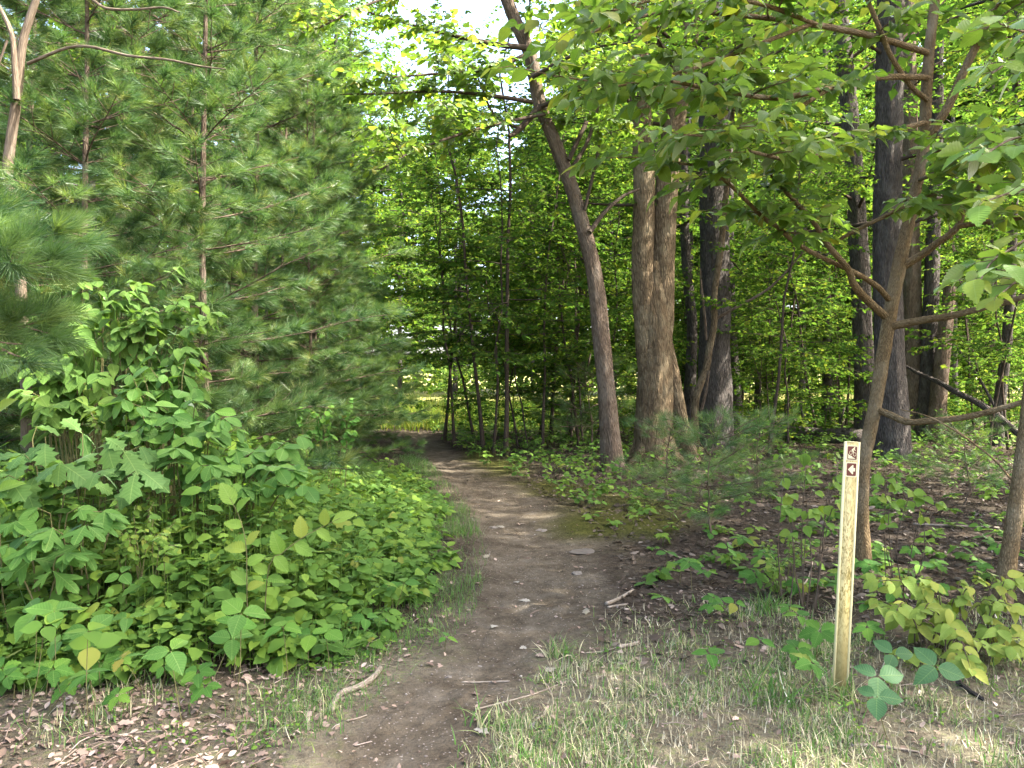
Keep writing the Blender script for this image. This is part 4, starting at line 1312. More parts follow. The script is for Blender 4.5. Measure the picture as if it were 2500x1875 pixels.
a.build('limb', M['bark_oak'], fl)
a = Acc()
smoothtube(a, rel(pix([(2440, 1015), (2400, 940), (2360, 880), (2330, 840)], [17.3, 17.8]), at(2340, 17.5)), [0.035, 0.03, 0.025, 0.015], 20, 7, 0.003, 15)
a.build('branch', M['bark_oak'], fl)
# ------------------------------------------------------------------ white pines
def tuft_tpl(n, seed, stalk=0.55, w=0.011, spread=(0.25, 1.25), one=False):
    """a shoot end with long needles, pointing along +Y, needles about 1 long"""
    r = np.random.default_rng(seed)
    v, f = [], []
    for i in range(n):
        y0 = r.uniform(-stalk, 0.12)
        az = r.uniform(0, 2 * math.pi)
        sp = r.uniform(*spread) * (0.55 + 0.45 * (0.12 - y0) / (stalk + 0.12))
        L = r.uniform(0.75, 1.1)
        d = np.array([math.sin(sp) * math.cos(az), math.cos(sp), math.sin(sp) * math.sin(az)])
        s = nrm(np.cross(d, r.normal(0, 1, 3))) * w
        p = np.array([0, y0, 0.0])
        e = p + d * L; e[2] -= 0.12 * L
        if one:
            v += [p - s, p + s, e]; f.append((3 * i, 3 * i + 1, 3 * i + 2))
            continue
        m_ = p + d * L * 0.55
        v += [p - s * 0.6, p + s * 0.6, m_ + s, m_ - s, e]
        k = 5 * i
        f += [(k, k + 1, k + 2), (k, k + 2, k + 3), (k + 3, k + 2, k + 4)]
    return np.array(v), np.array(f)


TUFT = [tuft_tpl(36, 1, w=0.016, one=True), tuft_tpl(36, 2, w=0.016, one=True)]
TUFTN = [tuft_tpl(110, 3, w=0.009), tuft_tpl(110, 4, w=0.009)]


def shoots(limbs, r, per_m, tl, ntuft, tmin=0.25, up=0.12):
    """side shoots of pine limbs: (twig polylines, tuft pos, tuft dir)"""
    tws, pos, dr = [], [], []
    for pl in limbs:
        pl = np.asarray(pl)
        seg = np.linalg.norm(np.diff(pl, axis=0), axis=1); L = seg.sum()
        cum = np.concatenate([[0], np.cumsum(seg)]) / L
        n = max(3, int(L * per_m))
        ts = np.linspace(tmin, 1.0, n)
        for k, t in enumerate(ts):
            p = np.array([np.interp(t, cum, pl[:, c]) for c in range(3)])
            i = min(max(np.searchsorted(cum, t) - 1, 0), len(seg) - 1)
            d = nrm(pl[i + 1] - pl[i])
            a_ = 0 if k == n - 1 else (1 if k % 2 else -1) * r.uniform(0.55, 1.0)
            d = rot_about_z(d, a_); d[2] = d[2] * 0.5 + r.normal(up, 0.18); d = nrm(d)
            l_ = tl * r.uniform(0.6, 1.2) * (1.15 - 0.55 * t)
            e = p + d * l_; e[2] += 0.05 * l_
            tws.append(np.array([p, p + d * l_ * 0.5, e]))
            for j in range(ntuft):
                u = 1.0 - j * (0.62 / max(ntuft, 1)) * r.uniform(0.8, 1.1)
                q = p + d * l_ * u
                dd = d if j == 0 else rot_about_z(d, (1 if j % 2 else -1) * r.uniform(0.3, 0.8))
                if j:
                    q = q + dd * 0.07
                dd = nrm(dd + np.array([0, 0, 0.12]) + r.normal(0, 0.12, 3))
                pos.append(q); dr.append(dd)
    return tws, np.array(pos), np.array(dr)


def pine_meshes(name, seed, H, r0, base, gap, blen, tl=0.5, nt=5, per_m=9.0, size=0.155, tufts=TUFT, el0=0.05):
    r = np.random.default_rng(seed)
    tr, cr = Acc(), Acc()
    n = 9
    tt = np.linspace(0, 1, n)
    pts = np.stack([0.05 * np.cumsum(r.normal(0, 0.6, n)), 0.05 * np.cumsum(r.normal(0, 0.6, n)), tt * H - 0.08], -1)
    pts[:, :2] -= pts[0, :2]
    tr.tube(pts, r0 * (1 - 0.85 * tt), 8)
    z = base
    limbs = []
    while z < H - 0.15:
        u = (z - base) / (H - base)
        for k in range(int(r.integers(4, 6))):
            s = np.array([np.interp(z, pts[:, 2], pts[:, 0]), np.interp(z, pts[:, 2], pts[:, 1]), z + r.normal(0, 0.05)])
            L = blen * (1 - 0.8 * u) * r.uniform(0.6, 1.15) + 0.12
            lb = limb(s, k * 1.3 + z * 5 + r.normal(0, 0.25), el0 + 0.5 * u + r.normal(0, 0.08), L, r, 6, 0.06, -0.1)
            rr = max(0.006, r0 * 0.28 * (1 - 0.6 * u))
            tr.tube(lb, np.linspace(rr, 0.004, len(lb)), 4)
            limbs.append(lb)
        z += gap * r.uniform(0.7, 1.2)
    tws, pos, dr = shoots(limbs, r, per_m, tl, nt, 0.1)
    for w in tws:
        tr.tube(w, [0.005, 0.004, 0.0025], 3)
    nn = r.normal(0, 1, pos.shape)
    R = frames(dr, nn)
    wh = r.integers(0, len(tufts), len(pos))
    for k in range(len(tufts)):
        s = wh == k
        cr.scatter(tufts[k], pos[s], R[s], size * r.uniform(0.8, 1.2, int(s.sum())), r.uniform(0, 1, int(s.sum())))
    return tr.mesh(name + '_trunk', M['bark_brown'], True), cr.mesh(name + '_crown', M['pine'], False)


PINE = [pine_meshes('pine_a', 501, 8.5, 0.05, 0.35, 0.44, 1.8), pine_meshes('pine_b', 502, 9.5, 0.058, 0.6, 0.48, 2.05)]
pines = [(215, 7.1, 0, 0.85, 'bushy young white pine with sunlit needles behind the big left shrub'),
         (500, 7.8, 0, 0.95, 'slim dark stemmed white pine with dead twigs left of the tall pine'),
         (628, 10.4, 1, 1.0, 'tall slim white pine with bare dark upper stem, left of the trail'),
         (765, 12.5, 0, 0.95, 'shadowed blue-green pine nearest to the bend of the trail'),
         (345, 10.5, 1, 1.0, 'white pine in front of the shaggy grey trunk'),
         (60, 9.0, 1, 0.95, 'white pine behind the pale forked stem at the left edge'),
         (690, 16.0, 1, 1.05, 'dark pine farthest back on the left of the trail'),
         (-170, 7.0, 0, 1.0, 'white pine reaching in from beyond the left edge at mid height'),
         (800, 17.0, 0, 0.9, 'shadowed pine overhanging the bend of the trail'),
         (760, 10.6, 0, 0.68, 'short dark pine in front of the shadowed pines near the bend'),
         (450, 14.5, 1, 1.0, 'dim pine deep in the shade behind the slim pines')]
for (x, d, w, s, lab) in pines:
    plant_tree(PINE[w], 'white_pine', lab, 'pine', 'white pines left of the trail', at(x, d), rng.uniform(0, 6.28), s)

SEED = pine_meshes('pine_seedling', 511, 1.25, 0.014, 0.3, 0.22, 0.62, 0.2, 3, 9.0, 0.12, [tuft_tpl(34, 7, w=0.008), tuft_tpl(34, 8, w=0.008)])
for (x, d, s, lab) in [(1747, 7.5, 1.0, 'knee high pine seedling with a bare stem left of the marker post'),
                       (1640, 9.6, 0.9, 'pine seedling at the foot of the twin trunk'),
                       (1860, 10.5, 0.95, 'pine seedling in front of the oak with upright pale needles'),
                       (2350, 9.5, 0.9, 'dim pine seedling in the shade right of the small tree'),
                       (1450, 17.0, 1.7, 'dark young pine behind the leaning tree'),
                       (1380, 20.0, 1.6, 'dark young pine in the middle thicket beside the meadow gap')]:
    plant_tree(SEED, 'pine_seedling', lab, 'pine seedling', None, at(x, d), rng.uniform(0, 6.28), s)

# near pine boughs that hang in at the left edge; the trunk stands outside the picture
b = np.array([-3.9, 3.7, 0.0])
t = hero('near_pine', 'white pine close by at the left edge, its bright boughs of long needles hanging in', b, 'pine')
a = Acc(); a.tube([(0, 0, -0.1), (0.02, 0.02, 2), (0, 0.03, 4.5), (0, 0, 6.5)], [0.09, 0.075, 0.05, 0.02], 14, 0.5, False, 0.006, 12); a.build('trunk', M['bark_brown'], t)
lims = []
rr = np.random.default_rng(61)
for pl, dd in [([(-760, 640), (-300, 600), (-60, 575), (130, 590)], [3.7, 4.0]), ([(-760, 700), (-320, 700), (-90, 690), (90, 640)], [3.7, 3.6]), ([(-760, 860), (-300, 830), (-80, 800), (70, 800)], [3.7, 3.6]),
               ([(-760, 520), (-330, 500), (-110, 500), (40, 545)], [3.7, 4.3]), ([(-760, 800), (-350, 760), (-150, 770), (20, 860)], [3.7, 3.4]), ([(-760, 620), (-330, 560), (-160, 540), (60, 640)], [3.7, 3.5]), ([(-760, 600), (-300, 540), (-60, 530), (150, 560)], [3.7, 4.2]), ([(-760, 760), (-300, 740), (-80, 750), (100, 770)], [3.7, 3.9])]:
    a = Acc(); q = smoothtube(a, rel(pix(pl, dd), b), [0.022, 0.016, 0.01, 0.004], 14, 7); a.build('branch', M['bark_brown'], t); lims.append(q)
tws, pos, dr = shoots(lims, rr, 9.0, 0.26, 3, 0.5)
a = Acc()
for w in tws:
    a.tube(w, [0.005, 0.004, 0.003], 5)
tag(a.build('twigs', M['bark_brown'], t), kind='stuff')
a = Acc()
R = frames(dr, rr.normal(0, 1, dr.shape))
for k in (0, 1):
    s = np.arange(len(pos)) % 2 == k
    a.scatter(TUFTN[k], pos[s], R[s], 0.13 * rr.uniform(0.85, 1.2, int(s.sum())), rr.uniform(0, 1, int(s.sum())))
a.build('crown', M['pine'], t, smooth=False)

# ------------------------------------------------------------------ shrubs with leaves one can pick apart
def shrub(name, label, base, tips, leaf, size, mat, cat='shrub', pairs=4, seed=0, stem_r=0.009, bmat='greentwig', run=0.32, face=0.35, key=None, limit=300, group=None):
    """tips: list of world points (the ends of shoots); leaves sit in pairs along the last `run` metres of each"""
    r = np.random.default_rng(seed)
    b = np.asarray(base, float)
    t = thing(name, label, cat, b, group)
    pos, ld, nn = [], [], []
    stems = Acc()
    for tip in tips:
        e = np.asarray(tip, float) - b
        out = np.array([e[0], e[1], 0.0])
        m0 = np.array([e[0] * 0.5, e[1] * 0.5, -0.03]) + np.append(r.normal(0, 0.04, 2), 0)
        m1 = np.array([e[0] * 0.56, e[1] * 0.56, max(e[2], 0.1) * 0.45]) + r.normal(0, 0.03, 3)
        m2 = np.array([e[0] * 0.75, e[1] * 0.75, max(e[2], 0.1) * 0.9]) + r.normal(0, 0.03, 3)
        st = resample([m0, m1, m2, e], 12)
        stems.tube(st, np.linspace(stem_r, 0.0022, 12), 5)
        L = np.linalg.norm(np.diff(st, axis=0), axis=1).sum()
        cum = np.concatenate([[0], np.cumsum(np.linalg.norm(np.diff(st, axis=0), axis=1))])
        for k in range(pairs):
            s = L - min(run, L * 0.8) * k / pairs
            p = np.array([np.interp(s, cum, st[:, c]) for c in range(3)])
            d = nrm(st[-1] - st[-3]) if k == 0 else nrm(st[min(np.searchsorted(cum, s), 11)] - st[max(np.searchsorted(cum, s) - 2, 0)])
            d = nrm(d * np.array([1, 1, 0.35]))
            angs = [0.0, 0.9, -0.9] if k == 0 else [1.15, -1.15]
            for an in angs:
                v = rot_about_z(d, an + r.normal(0, 0.2)); v[2] = r.normal(-0.35, 0.25)
                pos.append(p + r.normal(0, 0.006, 3)); ld.append(nrm(v))
                nn.append(np.array([r.normal(0, 0.28), -face + r.normal(0, 0.28), 1.0]))
    stems.build('stem', M[bmat], t)
    pos, ld, nn = np.array(pos), np.array(ld), np.array(nn)
    leafed(t, pos, frames(ld, nn), size * r.uniform(0.65, 1.15, len(pos)), leaf, key or name, mat, b, limit)
    return t


def tips_in(px0, px1, py0, py1, d0, d1, n, r):
    """shoot ends spread over a part of the picture between two distances, nearer towards the bottom"""
    out = []
    for i in range(n):
        u, v = r.uniform(), r.uniform()
        out.append(P(px0 + (px1 - px0) * u, py0 + (py1 - py0) * v, d1 + (d0 - d1) * v + r.normal(0, 0.12)))
    return out


rr = np.random.default_rng(71)
tp = tips_in(50, 490, 760, 1000, 5.4, 6.1, 64, rr) + tips_in(90, 300, 720, 800, 5.9, 6.3, 9, rr)
shrub('viburnum_shrub', 'broad soft green shrub of pointed oval leaves in front of the left pines', at(230, 6.0), tp, OVATES, 0.135, 'viburnum', seed=72, pairs=4)
tp = tips_in(190, 520, 650, 790, 5.9, 6.4, 18, rr) + [P(522, 765, 6.0), P(440, 740, 6.1), P(330, 690, 6.3)]
shrub('viburnum_shrub', 'taller leafy shoot arching out of the pines above the broad shrub', at(250, 6.4), tp, OVATES, 0.115, 'viburnum', seed=73, pairs=4, group=None)
tp = tips_in(280, 560, 880, 1120, 4.9, 5.5, 34, rr) + tips_in(480, 750, 1040, 1200, 4.9, 5.5, 28, rr) + tips_in(380, 480, 850, 960, 5.4, 5.7, 7, rr)
shrub('spicebush', 'glossy bright green bush arching right towards the trail', at(440, 5.5), tp, OBOVS, 0.14, 'glossy', seed=74, pairs=3)
tp = [P(60, 1110, 4.6), P(150, 1130, 4.5), P(200, 1060, 4.8), P(300, 1100, 4.8), P(90, 1040, 4.9), P(240, 1150, 4.5), P(340, 1090, 4.9), P(20, 1160, 4.4), P(110, 1080, 4.7), P(260, 1070, 4.8), P(330, 1150, 4.6)]
shrub('oak_sapling', 'small oak sapling with lobed grey-green leaves at the left edge', at(150, 4.8), tp, [OAK, OAK2], 0.21, 'oakleaf', cat='sapling', seed=75, pairs=2, face=0.5)
tp = [P(40, 1270, 4.2), P(130, 1290, 4.15), P(215, 1280, 4.2), P(90, 1240, 4.35), P(20, 1330, 4.1), P(250, 1250, 4.3), P(160, 1350, 4.1), P(80, 1320, 4.1), P(190, 1240, 4.3)]
shrub('sassafras_sapling', 'sassafras sapling with three lobed and mitten leaves at the lower left', at(120, 4.4), tp, [SASS3, SASS1, SASS3], 0.17, 'glossy', cat='sapling', seed=76, pairs=2, face=0.6)


def shoot(name, label, base, pl, d, leaf, size, mat, key, seed, alt=True, bmat='greentwig', cat='shoot', n=9, face=1.3, r0=0.004):
    """one shoot with alternate leaves held flat to the light"""
    r = np.random.default_rng(seed)
    b = np.asarray(base)
    t = thing(name, label, cat, b)
    st = resample(np.vstack([[0, 0, -0.03], rel(pix(pl, d), b)]), 24)
    a = Acc(); a.tube(st, np.linspace(r0, 0.0015, 24), 6); a.build('stem', M[bmat], t)
    for k in range(n):
        u = 0.42 + 0.58 * k / (n - 1)
        i = min(int(u * 23), 22)
        d_ = nrm(st[i + 1] - st[i])
        perp = np.array([d_[2], 0, -d_[0]]) * (1 if k % 2 else -1)
        v = d_ if k == n - 1 else nrm(d_ * 0.55 + perp + np.array([0, r.normal(0, 0.25), r.normal(0, 0.12)]))
        nvec = np.array([r.normal(0, 0.25), -1.0, face + r.normal(0, 0.2)])
        leaf_object(key + str(k % len(leaf)), leaf[k % len(leaf)], mat, st[i], frames(v[None], nvec[None])[0], size * r.uniform(0.75, 1.1) * (0.7 if k == 0 else 1), t)
    return t


shoot('elm_shoot', 'upright lime green elm shoot with toothed leaves in the left undergrowth', at(604, 4.3), [(602, 1420), (600, 1330), (585, 1265), (560, 1215)], 4.1, SERRS, 0.125, 'lime', 'lime_leaf', 81)
shoot('elm_shoot', 'lime green elm shoot slanting right towards the trail', at(640, 4.35), [(655, 1390), (690, 1350), (735, 1315), (780, 1290), (830, 1265)], 4.15, SERRS, 0.125, 'lime', 'lime_leaf', 82, n=10)
shoot('elm_shoot', 'pale young shoot with drooping leaves at the far left edge', at(10, 4.3), [(-10, 1000), (0, 920), (15, 900)], 4.3, OVATES, 0.14, 'lime', 'lime_ovate', 83, n=5)

# sprigs with rounded leaves either side of the post
tp = [P(1905, 1115, 5.5), P(1965, 1105, 5.4), P(2040, 1110, 5.4), P(1930, 1210, 5.2), P(1990, 1200, 5.2), P(2030, 1180, 5.3), P(1985, 1250, 5.1), P(1925, 1250, 5.15), P(2050, 1230, 5.2)]
shrub('dogwood_sprig', 'sprig of rounded light green leaves left of the marker post', at(1960, 5.3), tp, [ovate(0.42, 0.2, 0.25), ovate(0.38, 0.3, 0.3)], 0.088, 'lime', seed=84, pairs=2, face=0.8, key='round_leaf', stem_r=0.005, bmat='bark_brown')
tp = [P(2150, 1160, 5.6), P(2190, 1180, 5.5), P(2230, 1200, 5.4), P(2150, 1215, 5.5), P(2175, 1235, 5.4), P(2250, 1215, 5.4), P(2290, 1230, 5.3)]
shrub('dogwood_sprig', 'sprig of rounded light green leaves right of the marker post', at(2190, 5.6), tp, [ovate(0.42, 0.2, 0.25), ovate(0.38, 0.3, 0.3)], 0.085, 'lime', seed=85, pairs=2, face=0.8, key='round_leaf', stem_r=0.004, bmat='bark_brown')
rr = np.random.default_rng(86)
tp = tips_in(2130, 2500, 1400, 1640, 3.95, 4.45, 44, rr) + [P(2390, 1415, 4.3), P(2480, 1420, 4.3), P(2140, 1420, 4.3)]
shrub('yellow_green_shrub', 'yellow-green low shrub right of the marker post at the right edge', at(2350, 4.4), tp, OVATES, 0.09, 'yellowgreen', seed=87, pairs=3, face=0.75, run=0.2, stem_r=0.005, bmat='bark_brown')
small = [ovate(0.36, 0.1, 0.1)]
for (x, y, d, n, lab, sd_) in [(1915, 1330, 5.6, 16, 'fine twiggy bush of tiny leaves left of the marker post', 91), (290, 1060, 5.2, 14, 'pale fine leaved bush between the broad shrub and the oak sapling', 92),
                           (360, 1270, 4.5, 18, 'fine leaved barberry bush behind the sassafras', 93), (800, 1010, 7.5, 14, 'dim fine leaved bush in the shade left of the bend', 94), (1555, 1250, 9.0, 12, 'small yellow-green bush beside the mossy edge of the trail', 95)]:
    rr = np.random.default_rng(sd_)
    tp = tips_in(x - 75, x + 75, y - 55, y + 65, d - 0.15, d + 0.15, n, rr)
    shrub('fine_leaved_bush', lab, at(x, d + 0.05), tp, small, 0.045 if d < 7 else 0.065, 'lime' if sd_ != 94 else 'creeper', seed=sd_, pairs=6, run=0.2, stem_r=0.003, key='fine_leaf', limit=110)

# ------------------------------------------------------------------ creepers, ivy and seedlings on the ground
def rosette(name, label, loc, n, leaf, size, mat, key, h, group, seed, cat='plant', tilt=0.25, spread=None, face=0.0):
    r = np.random.default_rng(seed)
    t = thing(name, label, cat, loc, group, 0.0 if face else r.uniform(0, 6.28))
    a = Acc()
    lean = np.array([r.normal(0, 0.06), r.normal(0, 0.06), h])
    a.tube([(0, 0, -0.02), lean * 0.5 + r.normal(0, 0.01, 3), lean], [0.0022, 0.002, 0.0016], 4)
    a.build('stem', M['greentwig'], t)
    sp = spread or 2 * math.pi / n
    a0 = r.uniform(0, 6.28)
    tl = np.array([r.normal(0, tilt), r.normal(0, tilt) - face, 1.0])
    for k in range(n):
        an = a0 + sp * (k - (n - 1) / 2) + r.normal(0, 0.1)
        v = np.array([math.cos(an), math.sin(an), r.normal(-0.15, 0.12)])
        v = nrm(v - (v @ nrm(tl)) * nrm(tl) * 0.8)
        kk = k % len(leaf)
        leaf_object(key + str(kk), leaf[kk], mat, lean + v * 0.008, frames(v[None], (tl + r.normal(0, 0.12, 3))[None])[0], size * r.uniform(0.8, 1.12), t)
    return t


rr = np.random.default_rng(101)
# Virginia creeper in the left foreground (drawn where the photograph shows the five-leaflet fans)
fans = [(215, 1560), (455, 1640), (270, 1600), (130, 1470), (60, 1450), (20, 1490), (390, 1610), (350, 1600), (525, 1660), (540, 1450), (700, 1520), (735, 1420), (640, 1430), (580, 1500), (160, 1630), (60, 1620), (230, 1660), (470, 1530), (800, 1470), (840, 1410), (870, 1350), (655, 1560), (300, 1690), (110, 1680), (30, 1650)]
for i, (x, y) in enumerate(fans):
    hh = rr.uniform(0.10, 0.22)
    d = F * (CAMZ - hh) / (y - HOR)
    rosette('virginia_creeper', 'five fingered creeper sprig at the front edge of the left undergrowth', at(x, d), 5, CREEP, rr.uniform(0.065, 0.095), 'creeper', 'creeper_leaf', hh, 'creeper sprigs along the left undergrowth', 1000 + i, face=0.6)
for i in range(26):
    x, y = rr.uniform(560, 960), rr.uniform(1210, 1560)
    hh = rr.uniform(0.12, 0.3)
    d = F * (CAMZ - hh) / (y - HOR)
    p = at(x, d)
    if path_dist(p[0], p[1]) < 0.35 or p[0] > np.interp(p[1], LY, LX):
        continue
    rosette('poison_ivy', 'three leaved ivy plant between the left shrubs and the trail', p, 3, OVATES, rr.uniform(0.085, 0.12), 'creeper', 'ivy_leaf', hh, 'three leaved plants left of the trail', 1100 + i, face=0.4)
for i in range(30):
    x, y = rr.uniform(10, 640), rr.uniform(1300, 1590)
    hh = rr.uniform(0.25, 0.5)
    d = F * (CAMZ - hh) / (y - HOR)
    rosette('poison_ivy', 'three leaved dark ivy plant in the lower left undergrowth', at(x, d), 3, OVATES, rr.uniform(0.10, 0.145), 'herb' if i % 2 else 'glossy', 'ivy_leafb', hh, 'three leaved plants at lower left', 1150 + i, face=0.5)
for i, (x, y, s, lab) in enumerate([(2110, 1650, 0.12, 'blue-green three leaved plant touching the foot of the marker post'), (2240, 1630, 0.13, 'blue-green three leaved plant in front of the yellow-green shrub'),
                               (2150, 1590, 0.11, 'blue-green upright leaf pair right of the lower post'), (2170, 1700, 0.10, 'lowest blue-green three leaved plant, nearest the grass right of the post')]):
    d = F * (CAMZ - 0.2) / (y - HOR)
    rosette('poison_ivy', lab, at(x, d), 3, OVATES[:3], s, 'bluegreen', 'blue_leaf', 0.2, None, 1200 + i, tilt=0.2, face=1.1)
for i, (x, y) in enumerate([(1075, 1520), (1085, 1545)]):
    d = F * (CAMZ - 0.1) / (y - HOR)
    rosette('seedling', ['bright green seedling alone at the left edge of the trail', 'darker seedling right beside the bright one at the trail edge'][i], at(x, d), 4 - i, CREEP if i else OVATES, 0.062, 'lime' if i == 0 else 'creeper', 'seedling_leaf', 0.1, None, 1250 + i)
spots = [(1780, 1330), (1800, 1310), (1690, 1370), (1660, 1360), (1710, 1390), (1785, 1440), (1830, 1480), (1650, 1440), (1740, 1470), (1620, 1340), (1960, 1420), (1990, 1400), (1970, 1500), (1995, 1540), (1930, 1570), (1825, 1590), (1990, 1620), (2190, 1400), (2260, 1380), (2300, 1360), (2230, 1340), (2170, 1440), (2330, 1430), (2380, 1370), (2290, 1420), (2100, 1540), (2120, 1480), (1760, 1590), (1940, 1480), (2420, 1330), (2075, 1365), (2140, 1372), (2095, 1400), (2125, 1345), (2070, 1430), (2150, 1410), (1720, 1300), (1850, 1400), (1880, 1350)]
for i, (x, y) in enumerate(spots):
    hh = rr.uniform(0.08, 0.24)
    d = F * (CAMZ - hh) / (y - HOR)
    k = 5 if i % 3 else 3
    rosette('woodland_plant', 'low green leafy plant on the shady ground around the marker post', at(x, d), k, CREEP if k == 5 else OVATES, rr.uniform(0.075, 0.115), 'creeper', 'wood_leaf%d_' % k, hh, 'low plants around the marker post', 1300 + i, face=0.4)

# dense ground cover nobody could count
def cover(name, label, pts, hts, n, size, mat, tpls, seed):
    r = np.random.default_rng(seed)
    a = Acc()
    N = len(pts)
    P0 = np.repeat(pts, n, 0); H0 = np.repeat(hts, n)
    az = np.tile(np.arange(n) * 2 * math.pi / n, N) + np.repeat(r.uniform(0, 6.28, N), n) + r.normal(0, 0.3, N * n)
    v = np.stack([np.cos(az), np.sin(az), r.normal(-0.1, 0.3, N * n)], -1)
    nn = np.stack([r.normal(0, 0.35, N * n), r.normal(-0.2, 0.35, N * n), np.ones(N * n)], -1)
    pos = P0 + np.stack([np.zeros(N * n), np.zeros(N * n), H0 * r.uniform(0.55, 1.05, N * n)], -1) + v * 0.02
    R = frames(nrm(v), nn)
    sz = np.repeat(size * r.uniform(0.55, 1.2, N), n) * r.uniform(0.8, 1.2, N * n)
    rd = np.clip(np.repeat(r.uniform(0, 1, N), n) * 0.85 + r.uniform(0, 0.15, N * n), 0, 1)
    wh = r.integers(0, len(tpls), N * n)
    for k in range(len(tpls)):
        s = wh == k
        a.scatter(tpls[k], pos[s], R[s], sz[s], rd[s])
    for p, h in zip(pts, hts):
        a.tube([p, p + np.array([r.normal(0, 0.01), r.normal(0, 0.01), h])], [0.002, 0.0015], 3, 0.1)
    return tag(a.build(name, M[mat]), label, 'undergrowth', kind='stuff')


def left_zone(N, r, ymin=3.1, ymax=16):
    x = r.uniform(-7, 0.5, N); y = ymin + (ymax - ymin) * r.uniform(0, 1, N) ** 1.7
    d = np.interp(y, LY, LX) - x
    front = 3.85 + 0.35 * (vnoise(x * 1.5, 7.7) - 0.5) + np.clip(x + 1.5, 0, 2) * 0.55    # lower edge of the undergrowth
    keep = (d > 0.2 + 0.3 * vnoise(y * 2, 1.1)) & (y > front) & (x > -0.75 * y - 0.6) & (r.uniform(0, 1, N) < 0.35 + 0.65 * np.clip((d - 0.2) / 0.6, 0, 1))
    return x[keep], y[keep], d[keep]


rr = np.random.default_rng(111)


def left_h(x, y, d):
    front = 3.85 + np.clip(x + 1.5, 0, 2) * 0.55
    return np.clip(0.06 + 0.85 * np.clip((d - 0.12) / (1.3 + 0.28 * np.clip(y - 4.5, 0, 20)), 0, 1) * np.clip((y - front + 0.1) / 1.0, 0.1, 1) * (0.7 + 0.6 * vnoise(x * 1.3, y * 1.3)), 0.05, 1.0)


x, y, d = left_zone(13000, rr, ymax=13)
hts = left_h(x, y, d) * rr.uniform(0.35, 1.1, len(x))
cover('undergrowth', 'dense mixed green undergrowth left of the trail', np.stack([x, y, hgt(x, y)], -1), hts, 5, 0.1, 'herb', [HEXL, HEXL, HEXL, OVATES[0], OVATES[4], MAPLE], 112)
x, y, d = left_zone(5000, rr, ymax=12)
hts = left_h(x, y, d) * rr.uniform(0.3, 1.05, len(x))
cover('undergrowth', 'small bright leaved ground cover filling gaps left of the trail', np.stack([x, y, hgt(x, y)], -1), hts, 7, 0.038, 'creeper', [HEXL], 113)
# clover and small weeds on the open ground
N = 1500
x = rr.uniform(-2.6, 3.2, N); y = rr.uniform(2.6, 5.2, N)
k = (path_dist(x, y) > 0.12) & (rr.uniform(0, 1, N) < clump(x, y, 1.4) * np.where(x < 0, 0.9, 0.5))
cover('clover', 'tiny green clover and weeds scattered in the near grass', np.stack([x[k], y[k], hgt(x[k], y[k])], -1), rr.uniform(0.015, 0.06, int(k.sum())), 4, 0.022, 'herb', [HEXL], 114)
# shade herbs under the trees on the right and in the middle
N = 9000
x = rr.uniform(-3.5, 16, N); y = 5.6 + 20 * rr.uniform(0, 1, N) ** 1.3
k = (path_dist(x, y) > 0.28) & (x > np.interp(y, RY, RX) - 0.14) & (x < 0.72 * y) & (rr.uniform(0, 1, N) < np.where(x < 0.13 * y, 0.6, 0.3))
hts = rr.uniform(0.06, 0.4, int(k.sum())) * np.clip((y[k] - 7) / 5, 0.35, 1)
cover('undergrowth', 'dim low herbs and seedlings on the forest floor under the trees', np.stack([x[k], y[k], hgt(x[k], y[k])], -1), hts, 6, 0.095, 'herb', [HEXL, HEXL, MAPLE], 115)
# understory brush in front of the meadow
N = 3500
x = rr.uniform(-20, 24, N); y = rr.uniform(19, 33, N)
k = (path_dist(x, y) > 0.9) & ~((x < -0.09 * y) & (x > -0.2 * y))
hts = rr.uniform(0.2, 1.1, int(k.sum()))
cover('brush', 'waist high brush at the far edge of the woods', np.stack([x[k], y[k], hgt(x[k], y[k])], -1), hts, 9, 0.16, 'maple', [RHOMB], 116)

# ------------------------------------------------------------------ litter, twigs, stones
def litter(name, label, pts, size, mat, seed):
    r = np.random.default_rng(seed)
    a = Acc()
    N = len(pts)
    az = r.uniform(0, 6.28, N)
    v = np.stack([np.cos(az), np.sin(az), r.normal(0, 0.25, N)], -1)
    nn = np.stack([r.normal(0, 0.4, N), r.normal(0, 0.4, N), np.ones(N)], -1)
    tps = [HEXL, rowleaf([0, 0.3, 0.65, 1.0], [0.03, 0.3, 0.27, 0.0], 0.7, -0.4), rowleaf([0, 0.3, 0.65, 1.0], [0.02, 0.2, 0.3, 0.05], -0.5, 0.5)]
    wh = r.integers(0, 3, N)
    R = frames(nrm(v), nn)
    sz = size * r.uniform(0.5, 1.3, N)
    tps.append(OAK2)
    wh = np.where(r.uniform(0, 1, N) < 0.16, 3, wh)
    sz = np.where(wh == 3, sz * 1.7, sz * r.uniform(0.5, 1.25, N))
    for k in range(4):
        s = wh == k
        a.scatter(tps[k], pts[s] + np.array([0, 0, 0.008]), R[s], sz[s], r.uniform(0, 1, int(s.sum())))
    nt = N // 14          # bits of twig
    for i in r.integers(0, N, nt):
        d = nrm(np.array([r.normal(), r.normal(), r.normal(0, 0.08)])) * r.uniform(0.04, 0.16)
        a.tube([pts[i] + np.array([0, 0, 0.012]), pts[i] + d * 0.5 + np.array([0, 0, 0.014 + r.uniform(0, 0.01)]), pts[i] + d + np.array([0, 0, 0.012])], [0.003, 0.0025, 0.0015], 3, r.uniform(0.3, 1))
    return tag(a.build(name, M[mat]), label, 'leaf litter', kind='stuff')


def zone(x0, x1, y0, y1, N, dens, r):
    x = r.uniform(x0, x1, N); y = y0 + (y1 - y0) * r.uniform(0, 1, N) ** 1.6
    k = r.uniform(0, 1, N) < dens(x, y)
    return np.stack([x[k], y[k], hgt(x[k], y[k])], -1)


